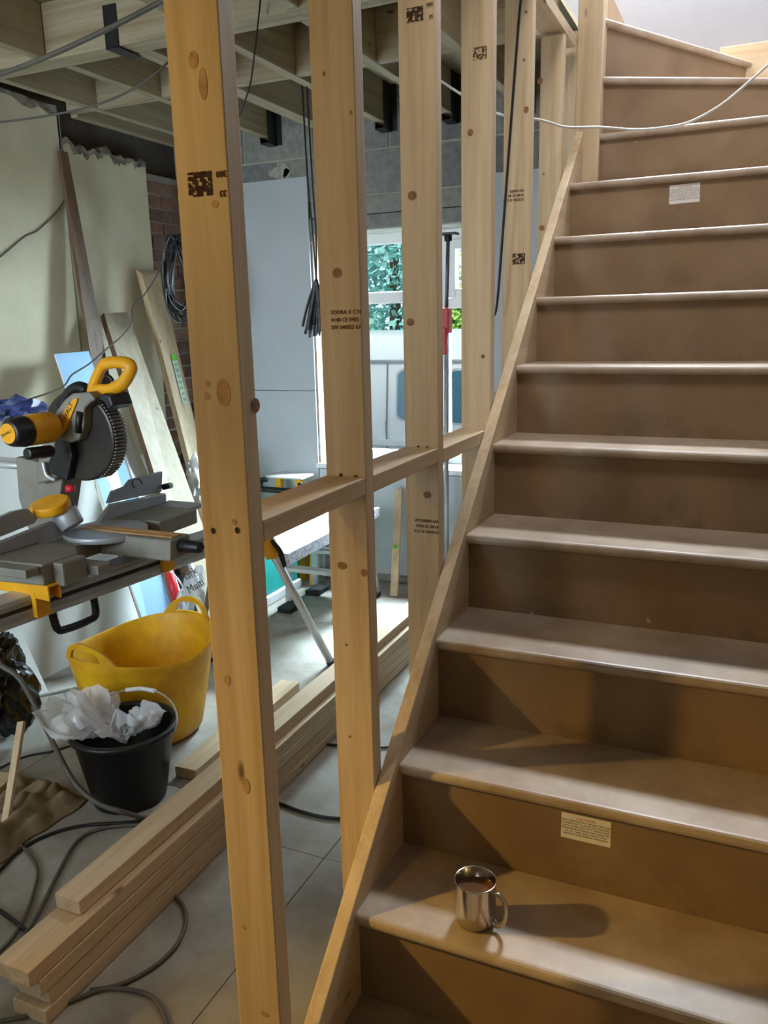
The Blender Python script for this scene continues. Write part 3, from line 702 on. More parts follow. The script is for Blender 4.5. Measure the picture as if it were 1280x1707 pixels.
def bracket(y, ln, label):
    b = MB(); p = rail_pt(y)
    for s in (-0.02, 0.02):
        b.bar(p-nrm*0.16+dr*s+Vector((0,0,0.056)), p+nrm*ln+dr*s+Vector((0,0,0.056)), 0.006, 0.045)
    b.bar(p-nrm*0.16+Vector((0,0,0.078)), p+nrm*ln+Vector((0,0,0.078)), 0.046, 0.006)
    b.bar(p+nrm*0.058+Vector((0,0,-0.03)), p+nrm*0.058+Vector((0,0,0.06)), 0.05, 0.02, tuple(nrm))
    part(b.build('mount_bracket', YEL, sd, 0.002), label)
bracket(0.50, 0.13, 'yellow mounting bracket'); bracket(1.02, 0.12, 'yellow mounting bracket')
h0 = rail_pt(0.62, 0.03, 0.675)
b = MB(); hp = [rail_pt(0.56, 0.02, 0.685), rail_pt(0.565, 0.03, 0.62), rail_pt(0.60, 0.032, 0.608), rail_pt(0.68, 0.032, 0.608), rail_pt(0.715, 0.03, 0.62), rail_pt(0.72, 0.02, 0.685)]
b.tube(hp, 0.013, 8, sub=4).build('carry_handle', BLACKP, sd)
for (top, foot) in (((-1.20, 1.58, 0.70), (-1.046, 1.875, 0.0)), ((-1.30, 1.56, 0.70), (-1.62, 1.72, 0.0)), ((-1.36, -0.05, 0.70), (-1.05, -0.30, 0.0)), ((-1.46, -0.05, 0.70), (-1.80, -0.28, 0.0))):
    top, foot = Vector(top), Vector(foot); d = (foot-top).normalized()
    lg = MB().cyl(top+d*0.05, foot, 0.018, n=16).build('leg', ALU, sd)
    MB().bar(top-d*0.02, top+d*0.13, 0.055, 0.05, (1,0,0)).build('leg_bracket', YEL, lg, 0.004)
    MB().cyl(foot-d*0.03, foot+Vector((0,0,0.0)), 0.021, n=14).build('rubber_foot', RUB, lg)
b = MB(); b.tube([Vector((-1.17,1.60,0.66)), Vector((-1.15,1.64,0.60)), Vector((-1.145,1.66,0.53))], 0.012, 8).build('release_lever', BLACKP, sd)

# ================================================================== MITRE SAW
sw = thing('mitre_saw', (-1.36, 0.86, 0.79), 'yellow and black sliding mitre saw with a big dark blade guard on the aluminium stand', 'saw')
ZT = 0.868
# base, fence, turntable, arm
b = MB()
b.prism([(-1.50,0.44),(-1.24,0.46),(-1.235,0.60),(-1.30,0.66),(-1.50,0.66)], 2, 0.80, ZT)
b.box(-1.50, -1.26, 1.02, 1.24, 0.81, ZT)
b.box(-1.29, -1.20, 0.50, 0.60, 0.79, ZT-0.005)
b.box(-1.50, -1.34, 0.60, 1.10, 0.80, ZT-0.012)
b.build('saw_base', CAST, sw, 0.006)
MB().box(-1.27,-1.16,0.60,0.66,0.80,0.83).build('base_ear', CAST, sw, 0.004)
MB().box(-1.46,-1.24,0.40,0.45,0.84,0.866).build('base_ear', CAST, sw, 0.004)
MB().cyl((-1.36,0.86,0.850), (-1.36,0.86,ZT+0.003), 0.140, n=48, smooth=True).build('turntable', FENCE, sw, 0.003)
b = MB(); b.prism([(0.80,0.80),(0.92,0.80),(0.91,ZT+0.001),(0.81,ZT+0.001)], 0, -1.50, -1.045); b.build('mitre_arm', CAST, sw, 0.006)
MB().box(-1.46, -1.06, 0.835, 0.858, ZT+0.002, ZT+0.006).box(-1.46, -1.06, 0.866, 0.889, ZT+0.002, ZT+0.006).build('kerf_plate', mat('worn_kerf_plate', rgb(186,140,84), 0.5, scale=20), sw)
MB().cyl((-1.045,0.86,0.84), (-0.965,0.86,0.84), 0.024, 0.019, n=16).build('mitre_lock_knob', BLACKP, sw, 0.003)
# fences (run along Y)
def fence(y0, y1, z0, z1, name, slope):
    b = MB(); b.prism([(y0,z0),(y1,z0),(y1,z1) if slope > 0 else (y1,z1-0.03),(y1-0.03*0,z1) if slope > 0 else (y1-0.05,z1),(y0+0.05,z1) if slope > 0 else (y0,z1),(y0,z1-0.03) if slope > 0 else (y0,z1)], 0, -1.475, -1.455)
    return b.build(name, FENCE, sw, 0.003)
MB().prism([(0.40,ZT),(0.80,ZT),(0.72,ZT+0.055),(0.40,ZT+0.03)], 0, -1.47, -1.45).build('fixed_fence', FENCE, sw, 0.003)
MB().prism([(0.92,ZT),(1.30,ZT),(1.30,ZT+0.035),(1.00,ZT+0.055)], 0, -1.47, -1.45).build('fixed_fence', FENCE, sw, 0.003)
MB().prism([(0.36,ZT+0.035),(0.66,ZT+0.06),(0.68,ZT+0.075),(0.64,ZT+0.115),(0.58,ZT+0.118),(0.36,ZT+0.085)], 0, -1.485, -1.470).build('sliding_fence', FENCE, sw, 0.003)
MB().prism([(1.00,ZT+0.055),(1.30,ZT+0.04),(1.315,ZT+0.12),(1.13,ZT+0.12),(1.10,ZT+0.10),(1.03,ZT+0.095)], 0, -1.485, -1.470).build('sliding_fence', FENCE, sw, 0.003)
MB().box(-1.47,-1.30,1.20,1.34,ZT-0.018,ZT-0.002).build('base_wing', FENCE, sw, 0.003)
MB().cyl((-1.46,1.30,ZT+0.06),(-1.46,1.345,ZT+0.058),0.012,n=12).build('fence_knob', BLACKP, sw)
# rear column with yellow bevel scale and slide rails
b = MB(); b.prism([(-1.66,ZT-0.02),(-1.54,ZT-0.02),(-1.50,ZT+0.10),(-1.46,ZT+0.22),(-1.68,ZT+0.25),(-1.69,ZT+0.10)], 1, 0.80, 0.90); b.build('bevel_column', CAST, sw, 0.008)
MB().cyl((-1.465,0.735,ZT+0.088),(-1.465,0.727,ZT+0.120),0.064,n=32).build('bevel_scale', YEL, sw, 0.006)
MB().cyl((-1.44,0.76,ZT+0.08),(-1.41,0.765,ZT+0.03),0.045,0.04,n=24).build('bevel_hub', FENCE, sw, 0.004)
for dy in (-0.035, 0.035): 
    MB().cyl((-2.02,0.85+dy,ZT+0.215),(-1.50,0.85+dy,ZT+0.215),0.013,n=14).build('slide_rail', ALU, sw)
MB().cyl((-1.46,0.80,ZT+0.15),(-1.435,0.815,ZT+0.15),0.013,n=12).build('bevel_knob', RED, sw)
# head
YH0, YH1 = 0.77, 0.86
hc = Vector((-1.372, 0.815, 1.20)); Rg = 0.150
b = MB(); n = 48
poly = [(hc.x+Rg*math.cos(2*PI*k/n), hc.z+Rg*1.0*math.sin(2*PI*k/n)) for k in range(n)]
b.prism(poly, 1, 0.79, 0.855, smooth=True); b.build('lower_guard', GUARD, sw, 0.008)
b = MB()
for k in range(26):
    a = math.radians(-62+k*4.4); p = Vector((hc.x+math.cos(a)*(Rg-0.001), 0, hc.z+math.sin(a)*(Rg-0.001))); t = Vector((math.cos(a),0,math.sin(a)))
    b.bar(p+Vector((0,0.797,0)), p+Vector((0,0.850,0)), 0.0055, 0.010, tuple(t))
b.build('guard_ribs', CAST, sw)
def P82(cx_, cy_, y=0.785):           # photo detail -> point on the saw's own side plane
    p = px(cx_/5.3333, 590+cy_/5.3333, 1, y); return (p.x, p.z)
MB().prism([P82(*q) for q in ((700,345),(850,330),(905,400),(870,420),(805,480),(800,640),(760,750),(690,780),(560,740),(520,900),(400,930),(370,880),(440,790),(510,640),(560,500),(630,400))], 1, 0.755, 0.80).build('gear_housing', CAST, sw, 0.006)
MB().prism([P82(*q, 0.752) for q in ((690,392),(660,395),(580,490),(525,620),(515,720),(530,745),(580,690),(650,520),(690,420))], 1, 0.749, 0.754).build('name_plate', YEL, sw, 0.001)
b = MB(); p0 = P82(553, 655, 0.748); p1 = P82(640, 470, 0.748); d_ = Vector((p1[0]-p0[0], 0, p1[1]-p0[1])).normalized()
text_mb(b, 'DEWALT', 0.0235, (p0[0], 0.748, p0[1]), d_, (-d_.z, 0, d_.x), 0, 0.0006)
part(b.build('name_lettering', BLACKP, sw), 'black brand lettering')
MB().prism([P82(*q) for q in ((880,380),(960,345),(1010,360),(1045,460),(1000,500),(960,430))], 1, 0.765, 0.86).build('upper_guard', BLACKP, sw, 0.006)
MB().prism([P82(*q) for q in ((560,720),(660,740),(690,900),(640,1120),(480,1050),(470,960),(520,860))], 1, 0.76, 0.82).build('guard_lever', BLACKP, sw, 0.006)
q0 = P82(705, 515, 0.75); q1 = P82(690, 700, 0.75)
MB().tube([(q0[0],0.752,q0[1]),(q1[0],0.752,q1[1])], 0.011, 8, sub=2).build('blade_bolt_cover', BLACKP, sw)
q = P82(510, 470, 0.80)
MB().tube([(P82(520,470)[0],0.80,P82(520,470)[1]), (P82(600,340)[0],0.80,P82(600,340)[1]), (P82(680,300)[0],0.80,P82(680,300)[1]), (P82(745,330)[0],0.80,P82(745,330)[1])], 0.020, 10).build('dust_port', BLACKP, sw)
# D handle
hpts = [P82(*q, 0.81) for q in ((815,330),(905,120),(985,78),(1100,78),(1160,110),(1150,170),(1085,270),(980,320),(880,318))]
MB().tube([(x, 0.81, z) for x, z in hpts], 0.0175, 10, closed=True, sub=4, flat=1.2).build('grip_handle', YEL, sw)
tp = [P82(*q, 0.81) for q in ((940,195),(975,205),(1000,240))]
MB().tube([(x, 0.81, z) for x, z in tp], 0.007, 8).build('trigger', BLACKP, sw)
# motor, axis along Y
mc = Vector((-1.405, 0, 1.240))
MB().cyl((mc.x,0.610,mc.z),(mc.x,0.715,mc.z),0.048,0.050,n=32).build('motor_housing', YEL, sw, 0.008)
MB().cyl((mc.x,0.545,mc.z),(mc.x,0.612,mc.z),0.040,0.051,n=32).build('motor_cap', BLACKP, sw, 0.012)
b = MB(); b.cyl((mc.x,0.5425,mc.z),(mc.x,0.546,mc.z),0.031,n=24); b.build('motor_label', YEL, sw)
b = MB(); text_mb(b, 'DEWALT', 0.012, (mc.x-0.024, 0.5418, mc.z-0.012), (0.92,0,0.38), (-0.38,0,0.92), 0, 0.0004); b.build('motor_lettering', BLACKP, sw)
MB().cyl((-1.40,0.60,1.170),(-1.40,0.70,1.165),0.019,n=20).build('pivot_cover', BLACKP, sw, 0.006)
def P76(x, y): p = px(x, y, 1, 0.765); return (p.x, p.z)
MB().prism([P76(*q) for q in ((80,735),(100,705),(110,735),(94,800),(60,808),(60,772))], 1, 0.765, 0.83).build('head_pivot', CAST, sw, 0.008)
b = MB(); b.tube([px(72,770,1,0.755),px(78,792,1,0.755),px(92,800,1,0.755)],0.007,8); b.build('pivot_spring', ALU, sw)
b = MB(); b.tube([px(*q, 0, -1.47) for q in ((225,812),(221,808),(222,800),(228,798),(234,801),(237,808))], 0.0022, 6).build('fence_wire', CABLE_B, sw)

# ================================================================== LEANING BOARDS AND PLANKS
def lean(name, f0, f1, t1, t0, th, mt, label, cat, up=(1,0,0.3), mats=None, bev=0.001, edge_mt=None):
    """sheet through four corners (foot0, foot1, top1, top0) given thickness th towards the wall"""
    P = [Vector(p) for p in (f0, f1, t1, t0)]
    n = (P[1]-P[0]).cross(P[3]-P[0]).normalized()
    if n.x > 0: n = -n
    Q = [p+n*th for p in P]
    b = MB(); b.add(P+Q, [(0,1,2,3)], 0); b.add(P+Q, [(7,6,5,4),(0,4,5,1),(1,5,6,2),(2,6,7,3),(3,7,4,0)], 1)
    o = b.build(name, [mt, edge_mt or mt], None, bev)
    return tag(o, label, cat)
lean('plasterboard_sheet', (-2.20,0.2,0.001), (-2.20,1.93,0.001), (-2.39,1.78,1.16), (-2.39,0.2,1.16), 0.0125, BOARDW, 'white plasterboard sheet leaning low on the wall behind the mitre saw', 'board', edge_mt=KRAFT)
lean('plasterboard_sheet', (-2.10,0.3,0.001), (-2.085,1.175,0.001), (-2.19,1.05,0.62), (-2.17,0.3,0.62), 0.0125, BOARDW, 'short white plasterboard offcut leaning under the saw stand by the bin bag', 'board', edge_mt=KRAFT)
def to_floor(t, p): return t+(p-t)*((t.z-0.001)/(t.z-p.z))
dt0, dt1 = px(100,250,0,-2.585), px(113,254,0,-2.585); df0, df1 = px(158,640,0,-2.44), px(186,645,0,-2.44)
lean('board_and_gap_shade', to_floor(dt0, df0), to_floor(dt1, df1), dt1, dt0, 0.018, OLDWOOD, 'long brown board merged with the shaded gap beside it on the cream plaster wall', 'board')  # one dark wedge drawn for the brown board and the shadow gap beside it
b_ = lean('coated_board', px(262,1108,2,0.001), px(312,1090,2,0.001), px(148,585,0,-2.46), px(92,590,0,-2.46), 0.016, BLUEB, 'pale blue coated board leaning on the wall behind the mitre saw blade', 'board', edge_mt=WHITEP)
lean('melamine_board', px(316,1092,2,0.001), px(334,1084,2,0.001), px(206,700,0,-2.37), px(190,702,0,-2.37), 0.016, WHITEP, 'narrow white board leaning just right of the pale blue board', 'board')
lean('scaffold_plank', px(345,1068,2,0.001)+Vector((0,0,0)), px(398,1045,2,0.001), px(212,520,0,-2.50), px(173,522,0,-2.50), 0.04, WHITEWOOD, 'wide pale plank leaning against the plaster wall beside the mitre saw', 'plank', edge_mt=OLDWOOD)
f = px(395,985,2,0.0)
for k, (dx, dw) in enumerate(((0.0, 0), (0.028, 0), (0.056, 0))):
    lab = ['pale moulding length with green label, front of the leaning bundle by the bricks', 'plain moulding length in the middle of the leaning bundle by the bricks', 'moulding length at the wall side of the leaning bundle by the bricks'][k]
    F0 = Vector((-2.08-dx*0.9, 2.50+0.02*k, 0.001)); F1 = F0+Vector((0.0, 0.13, 0))
    T1 = px(262+2*k, 457-3*k, 0, -2.545-dx*0.8); T0 = px(236-3*k, 455-3*k, 0, -2.545-dx*0.8)
    o = lean('moulding_length', F0, F1, T1, T0, 0.018, PINE[2], lab, 'timber')
    if k == 0:
        b = MB(); u = lambda s, t: (F0.lerp(T0, t)).lerp(F1.lerp(T1, t), s)+Vector((0.004,0,0.001))
        a0, a1 = 0.60, 0.755
        b.add([u(0.50,a0), u(0.85,a0), u(0.85,a1), u(0.50,a1)], [(0,1,2,3)], 0)
        b.add([u(0.50,a1-0.02)+Vector((.001,0,0)), u(0.85,a1-0.02)+Vector((.001,0,0)), u(0.85,a1)+Vector((.001,0,0)), u(0.50,a1)+Vector((.001,0,0))], [(0,1,2,3)], 1)
        for q in range(7):
            z0 = a0+0.01+q*0.018
            b.add([u(0.57,z0)+Vector((.001,0,0)), u(0.78,z0)+Vector((.001,0,0)), u(0.78,z0+0.009)+Vector((.001,0,0)), u(0.57,z0+0.009)+Vector((.001,0,0))], [(0,1,2,3)], 2)
        part(b.build('product_label', [mat('pale_green_label', rgb(200,220,190), 0.5), GREEN, mat('label_grey', rgb(150,170,160), 0.5)], o), 'green and white paper label')

# plasterboards on the back wall
def sheet(name, x0, x1, z0, z1, label):
    return tag(MB().box(x0, x1, YB-0.018, YB-0.0055, z0, z1).build(name, BOARD, None, 0.0015), label, 'board')
sheet('wall_plasterboard', XL+0.02, WX0-0.005, 1.158, 2.36, 'upper grey plasterboard sheet fixed left of the window')
sheet('wall_plasterboard', XL+0.02, WX0-0.005, 0.06, 1.154, 'lower grey plasterboard sheet fixed left of the window')
sheet('wall_plasterboard', WX0+0.0, WX1-0.0, 0.06, WZ0-0.025, 'grey plasterboard strip fixed under the window')
sheet('wall_plasterboard', WX1+0.005, -0.13, 1.158, 2.28, 'upper grey plasterboard sheet fixed right of the window')
sheet('wall_plasterboard', WX1+0.005, -0.13, 0.06, 1.154, 'lower grey plasterboard sheet fixed right of the window')
# batten with green dot
a, t_ = px(657,994,2,0.001), px(665,816,1,YB-0.035)
bt = tag(MB().bar(a, t_, 0.045, 0.02, (0,1,0)).build('batten', PINE[2], None, 0.001), 'thin pine batten with a green dot leaning under the window', 'timber')
b = MB(); c = px(661,908,1,2.99); d_ = (t_-a); c = a+d_*((c.z-a.z)/d_.z)+Vector((0,-0.017,0))
disc(b, c, 0.013, 0.013); b.build('green_dot', GREEN, bt)

# ================================================================== CABLES
def cable(name, pts, r, mt, label, n=7, group=None):
    return tag(MB().tube(pts, r, n, sub=7).build(name, mt), label, 'cable', group)
cable('overhead_cable', [px(-40,138,1,0.75), px(60,102,1,0.75), px(150,62,1,0.75), px(220,28,1,0.75), px(300,-12,1,0.75), px(420,-60,1,0.75)], 0.0075, CABLE_G, 'thick grey cable slung under the joists in the top left corner')
cable('overhead_cable', [px(-30,207,1,1.35), px(60,196,1,1.35), px(150,178,1,1.35), px(215,152,1,1.35), px(262,120,1,1.35), px(300,80,1,1.42), px(310,40,1,1.43)], 0.0042, CABLE_G, 'thin grey cable sagging below the joists left of the first stud')
cable('drop_cable', [px(434,0,1,1.40), px(428,58,1,1.40), px(424,90,1,1.40), px(417,140,1,1.40), px(400,190,1,1.40), px(380,230,1,1.40)], 0.003, CABLE_B, 'thin cable dropping from the beam right of the first stud')
cable('wall_cable', [(XL+0.02, 2.13, 2.6), px(103,240,0,XL+0.018), px(112,310,0,XL+0.018), px(100,345,0,XL+0.018), px(65,382,0,XL+0.018), px(40,395,0,XL+0.018), px(0,428,0,XL+0.018), px(-40,450,0,XL+0.018)], 0.004, CABLE_G, 'grey cable hanging in a curve down the cream plaster wall')
cable('coil_tail_cable', [px(276,428,1,2.48), px(262,458,1,2.42), px(240,492,1,2.35), px(222,510,1,2.28), px(217,545,1,2.12), px(180,580,1,1.94), px(148,607,1,1.82), px(120,625,1,1.72), px(104,645,1,1.66), px(60,662,1,1.60), px(20,674,1,1.50), px(-30,690,1,1.38)], 0.0042, CABLE_G, 'grey cable running from the black coil down across the leaning boards')
cable('dark_drop_cable', [px(872,-30,1,1.36), px(866,20,1,1.36), px(858,120,1,1.36), px(849,240,1,1.36), px(840,360,1,1.36), px(829,500,1,1.36), px(823,530,1,1.36)], lambda t: 0.0042*(1 if t < .85 else 1-0.8*(t-.85)/.15), CABLE_B, 'dark cable hanging down in front of the fifth stud')
cable('stair_cable', [px(725,128,1,1.62), px(770,158,1,1.62), px(830,190,1,1.62), px(890,198,1,1.64), px(915,204,1,1.70), px(945,212,1,1.80), px(1000,212,1,1.93), px(1060,216,1,1.96), px(1110,212,1,1.96), px(1150,203,1,1.96), px(1200,176,1,1.96), px(1250,135,1,1.96), px(1300,90,1,1.96)], 0.0042, CABLE_W, 'pale cable draped across the upper stairs from the studs')
# tassel of cut cables hanging in front of the window
ts = thing('cable_tassel', px(527,465,1,2.25), 'bunch of cut grey cable ends hanging on two black cords by the window', 'cable')
c = ts.location.copy()
b = MB()
for dx in (-0.012, 0.012): b.tube([Vector((c.x-0.02+dx, 2.25, 2.60)), Vector((c.x-0.012+dx, 2.25, 2.2)), Vector((c.x+dx*0.7, 2.25, 1.95)), Vector((c.x, 2.25, c.z-0.01))], 0.0042, 6)
b.build('cord', CABLE_B, ts)
GREYEND = mat('grey_cable_sheath', rgb(112,116,124), 0.35, scale=20, col2=rgb(48,50,56))
for k in range(22):
    a = 2*PI*k/22+random.uniform(-.1,.1); r = random.uniform(0.02, 0.062); L_ = random.uniform(0.20, 0.27)
    MB().tube([c+Vector((0,0,0.0)), c+Vector((math.cos(a)*r*0.45-0.006, math.sin(a)*r*0.3, -L_*0.35)), c+Vector((math.cos(a)*r*0.8-0.012, math.sin(a)*r*0.6, -L_*0.7)), c+Vector((math.cos(a)*r-0.018, math.sin(a)*r, -L_))], 0.0064, 6, sub=3).build('cable_end', GREYEND if k % 3 else CABLE_B, ts)
# hanging coil
cl = thing('cable_coil', px(294,392,1,2.55), 'black cable coil hanging on the brick corner behind the first stud', 'cable')
c = cl.location.copy(); b = MB()
for k in range(16):
    w = 0.085+0.05*random.random(); h = 0.185+0.05*random.random(); dy = random.uniform(-0.03, 0.03); sh = random.uniform(-0.03, 0.03)
    b.tube([c+Vector((sh+math.sin(t)*w*(0.45+0.55*(1-math.cos(t))/2)+0.02*(1-math.cos(t))*0.3, dy+0.02*math.sin(t*2+k), -h*(1-math.cos(t)))) for t in [2*PI*q/14 for q in range(14)]], 0.0055, 6, closed=True, sub=3)
b.build('coil_loops', mat('glossy_black_cable', rgb(34,35,38), 0.25, var=0.1, spec=0.7, bump=0), cl)
MB().cyl(c+Vector((0,0,0.0)), c+Vector((-0.02,0.12,0.01)), 0.004, n=8).build('nail', ALU, cl)
# floor cables
def fz(*pp, z=0.006): return [px(x, y, 2, z) for x, y in pp]
cable('floor_cable', [px(-20,1098,2,0.42)+Vector((0,0,0)), px(5,1112,2,0.40), px(35,1135,2,0.36), px(70,1200,2,0.26), px(105,1272,1,0.50), px(130,1312,1,0.485), px(165,1340,1,0.475), px(200,1352,1,0.475)] + fz((242,1364),(275,1366), z=0.009), 0.0085, CABLE_G, 'thick grey cable arching down in front of the black bucket')
cable('floor_cable', fz((260,1366),(200,1372),(140,1376),(90,1388),(40,1412),(0,1450),(-40,1490)), 0.0055, CABLE_B, 'black cable curving from the bucket towards the left edge of the floor')
cable('floor_cable', fz((240,1374),(175,1380),(130,1400),(100,1450),(70,1510),(40,1560),(10,1590),(-30,1615)), 0.006, CABLE_G, 'grey cable snaking left beside the near end of the timber stack')
cable('floor_cable', fz((15,1392),(45,1420),(62,1450),(55,1490),(40,1530),(15,1570),(-20,1600)), 0.005, CABLE_G, 'thin grey cable bent along the dust sheet at the left edge')
cable('floor_cable', fz((-20,1508),(10,1525),(50,1556),(70,1575)), 0.006, CABLE_B, 'short dark cable end crossing the cables at the left edge')
cable('floor_cable', fz((262,1478),(298,1500),(310,1530),(298,1570),(265,1605),(215,1635),(160,1652),(120,1668),(60,1690),(0,1702)), 0.0055, CABLE_G, 'grey cable looping out from under the near right side of the timber stack')
cable('floor_cable', fz((150,1650),(200,1648),(250,1660),(272,1690),(280,1720)), 0.0055, CABLE_G, 'grey cable bending away at the bottom of the picture below the stack')
cable('floor_cable', fz((380,1320),(460,1338),(500,1352),(540,1362),(580,1364),(640,1355)), 0.006, CABLE_B, 'black cable crossing the bare floor between the first two studs')
cable('floor_cable', fz((540,1240),(570,1243),(640,1246),(680,1240)), 0.005, CABLE_B, 'black cable crossing the floor behind the second stud')
cable('floor_cable', fz((-20,1175),(60,1160),(125,1146),(200,1128),(300,1100)), 0.009, CABLE_W, 'white conduit lying along the foot of the leaning boards')
cable('floor_cable', fz((-20,1290),(40,1262),(90,1252),(125,1240)), 0.004, CABLE_B, 'thin black flex on the floor left of the black bucket')

# ================================================================== LEFT FOREGROUND CLUTTER
def cloth(name, x0, x1, y0, y1, h, mt, label, cat, seed, n=28):
    vs = []; fs = []
    for i in range(n+1):
        for j in range(n+1):
            u, v = i/n, j/n; e = min(u, 1-u, v, 1-v)*6; e = min(1, e)
            z = 0.002+e*h*max(0.0, 0.35+0.8*abs(noise.noise(Vector((u*7+seed, v*5, seed))))+0.5*noise.noise(Vector((u*2, v*2+seed, 1.3))))
            vs.append((x0+(x1-x0)*u+0.03*noise.noise(Vector((v*4, seed, 0))), y0+(y1-y0)*v+0.03*noise.noise(Vector((u*4, seed, 5))), z))
    for i in range(n):
        for j in range(n): a = i*(n+1)+j; fs.append((a, a+n+1, a+n+2, a+1))
    o = MB().add(vs, fs, 0, True).build(name, mt)
    sol = o.modifiers.new('thick', 'SOLIDIFY'); sol.thickness = 0.002; sol.offset = 1
    return tag(o, label, cat)
cloth('dust_sheet', -1.62, -1.30, 0.18, 0.60, 0.075, DUST, 'crumpled tan dust sheet on the floor left of the black bucket', 'sheet', 3.3, 60)
o = tag(MB().box(-0.16, 0.16, -0.05, 0.05, 0, 0.022).build('board_offcut', PINE[0], None, 0.002), 'dusty board offcut lying uppermost at the left edge of the floor', 'timber')
o.location = (-1.74, 0.48, 0.026); o.rotation_euler = (0, 0, 0.25)
o = tag(MB().box(-0.17, 0.16, -0.055, 0.05, 0, 0.022).build('board_offcut', PINE[0], None, 0.002), 'darker board offcut underneath another one at the left edge of the floor', 'timber')
o.location = (-1.75, 0.475, 0.002); o.rotation_euler = (0, 0, 0.2)
tag(MB().bar(px(3,1412,2,0.001), px(36,1203,1,0.50), 0.028, 0.012, (0,-1,0.2)).build('batten', PINE[2], None, 0.001), 'slim pine batten leaning on the black bin bag at the left edge', 'timber')
# ================================================================== BACKGROUND CLUTTER
crumple('blue_bag', px(25,685,0,-2.40), (0.07, 0.16, 0.055), BLUEBAG, 'blue and black plastic packet on top of the sheet behind the saw', 'bag', 2.7, 0.5, 3, 2.4)
cg = thing('sealant_tube', px(300,1012,2,0.0)+Vector((0,0,0.3)), 'red sealant cartridge with black nozzle standing behind the saw stand', 'tube')
a, d_ = px(297,1012,1,1.80), px(278,935,1,1.87)
MB().cyl(a, d_, 0.022, n=18).build('cartridge', RED, cg); MB().cyl(a, a+(a-d_).normalized()*0.06, 0.023, 0.012, n=16).build('nozzle', BLACKP, cg)
cg.location = a
for ch in list(cg.children): ch.matrix_parent_inverse = Matrix.Translation(-a)
tb2 = crumple('clear_bag', px(318,985,1,1.80), (0.05, 0.05, 0.13), CLEAR, 'clear plastic bag printed with dark letters behind the saw stand', 'bag', 6.1, 0.35, 3, 2.0)
tb2.rotation_euler = (0, 0.45, 0)
b = MB(); d_ = (px(310,955,1,2.0)-px(330,990,1,2.0)).normalized()
text_mb(b, 'Multi', 0.055, px(316,990,1,1.735), -d_.cross(Vector((0,1,0))), d_, 0, 0.001); text_mb(b, 'Mark', 0.055, px(304,972,1,1.735), -d_.cross(Vector((0,1,0))), d_, 0, 0.001)
lt = b.build('bag_print', BLACKP, tb2)
lt.matrix_parent_inverse = (Matrix.Translation(tb2.location) @ tb2.rotation_euler.to_matrix().to_4x4()).inverted()
tag(MB().tube([px(310,925,1,2.02), px(343,1005,1,1.96)], 0.016, 10, sub=2).build('metal_tube', ALU), 'bright metal tube leaning behind the right end of the saw stand', 'tube')
tag(MB().tube([px(352,965,1,1.76), px(338,1058,2,0.0)+Vector((0,0,0.02))], 0.013, 10, sub=2).build('wooden_pole', OLDWOOD), 'dull brown pole leaning just left of the first stud', 'pole')
cable('loose_cord', [px(276,945,1,1.78), px(300,970,1,1.76), px(314,1000,1,1.75), px(313,1020,1,1.75), px(305,1040,1,1.75)], 0.0045, CABLE_W, 'loose white cord looping behind the yellow tub handle')
cable('loose_cord', [px(328,985,1,2.0), px(325,1010,1,1.98), px(322,1022,1,1.96)], 0.004, CABLE_W, 'short white cord beside the clear printed bag')
tag(MB().bar(px(312,1032,2,0.03), px(345,1005,2,0.03), 0.05, 0.02).build('white_trim_offcut', WHITEP, None, 0.002), 'short white trim offcut on the floor behind the tub', 'timber')
crumple('white_sack', px(328,800,1,2.38), (0.05, 0.06, 0.12), mat('white_woven_sack', rgb(226,226,222), 0.7, scale=14, bump=0.4), 'crumpled white sack between the pale plank and moulding bundle', 'bag', 8.8, 0.6, 3, 2.2)
tag(MB().bar(px(262,812,1,2.2), px(238,758,1,2.25), 0.03, 0.004, (0.6,-0.8,0)).bar(px(258,812,1,2.21), px(234,758,1,2.26), 0.004, 0.03, (0.6,-0.8,0)).build('metal_bead', ALU), 'angled metal plaster bead standing behind the saw fence', 'bead')
# clutter filler under plank: small dark crate on the floor
sc_ = thing('tool_crate', (-2.28, 2.45, 0), 'low dark tool crate on the floor behind the yellow tub', 'crate')
MB().box(-2.42,-2.12,2.34,2.35,0.0,0.16).box(-2.42,-2.12,2.46,2.47,0.0,0.16).box(-2.42,-2.41,2.35,2.46,0.0,0.16).box(-2.13,-2.12,2.35,2.46,0.0,0.16).box(-2.41,-2.13,2.35,2.46,0.0,0.01).build('crate_body', mat('dark_crate', rgb(60,56,54), 0.6), sc_, 0.002)
MB().tube([(-2.42,2.345,0.16),(-2.12,2.345,0.16)],0.008,8,sub=2).build('crate_rim', BLACKP, sc_)
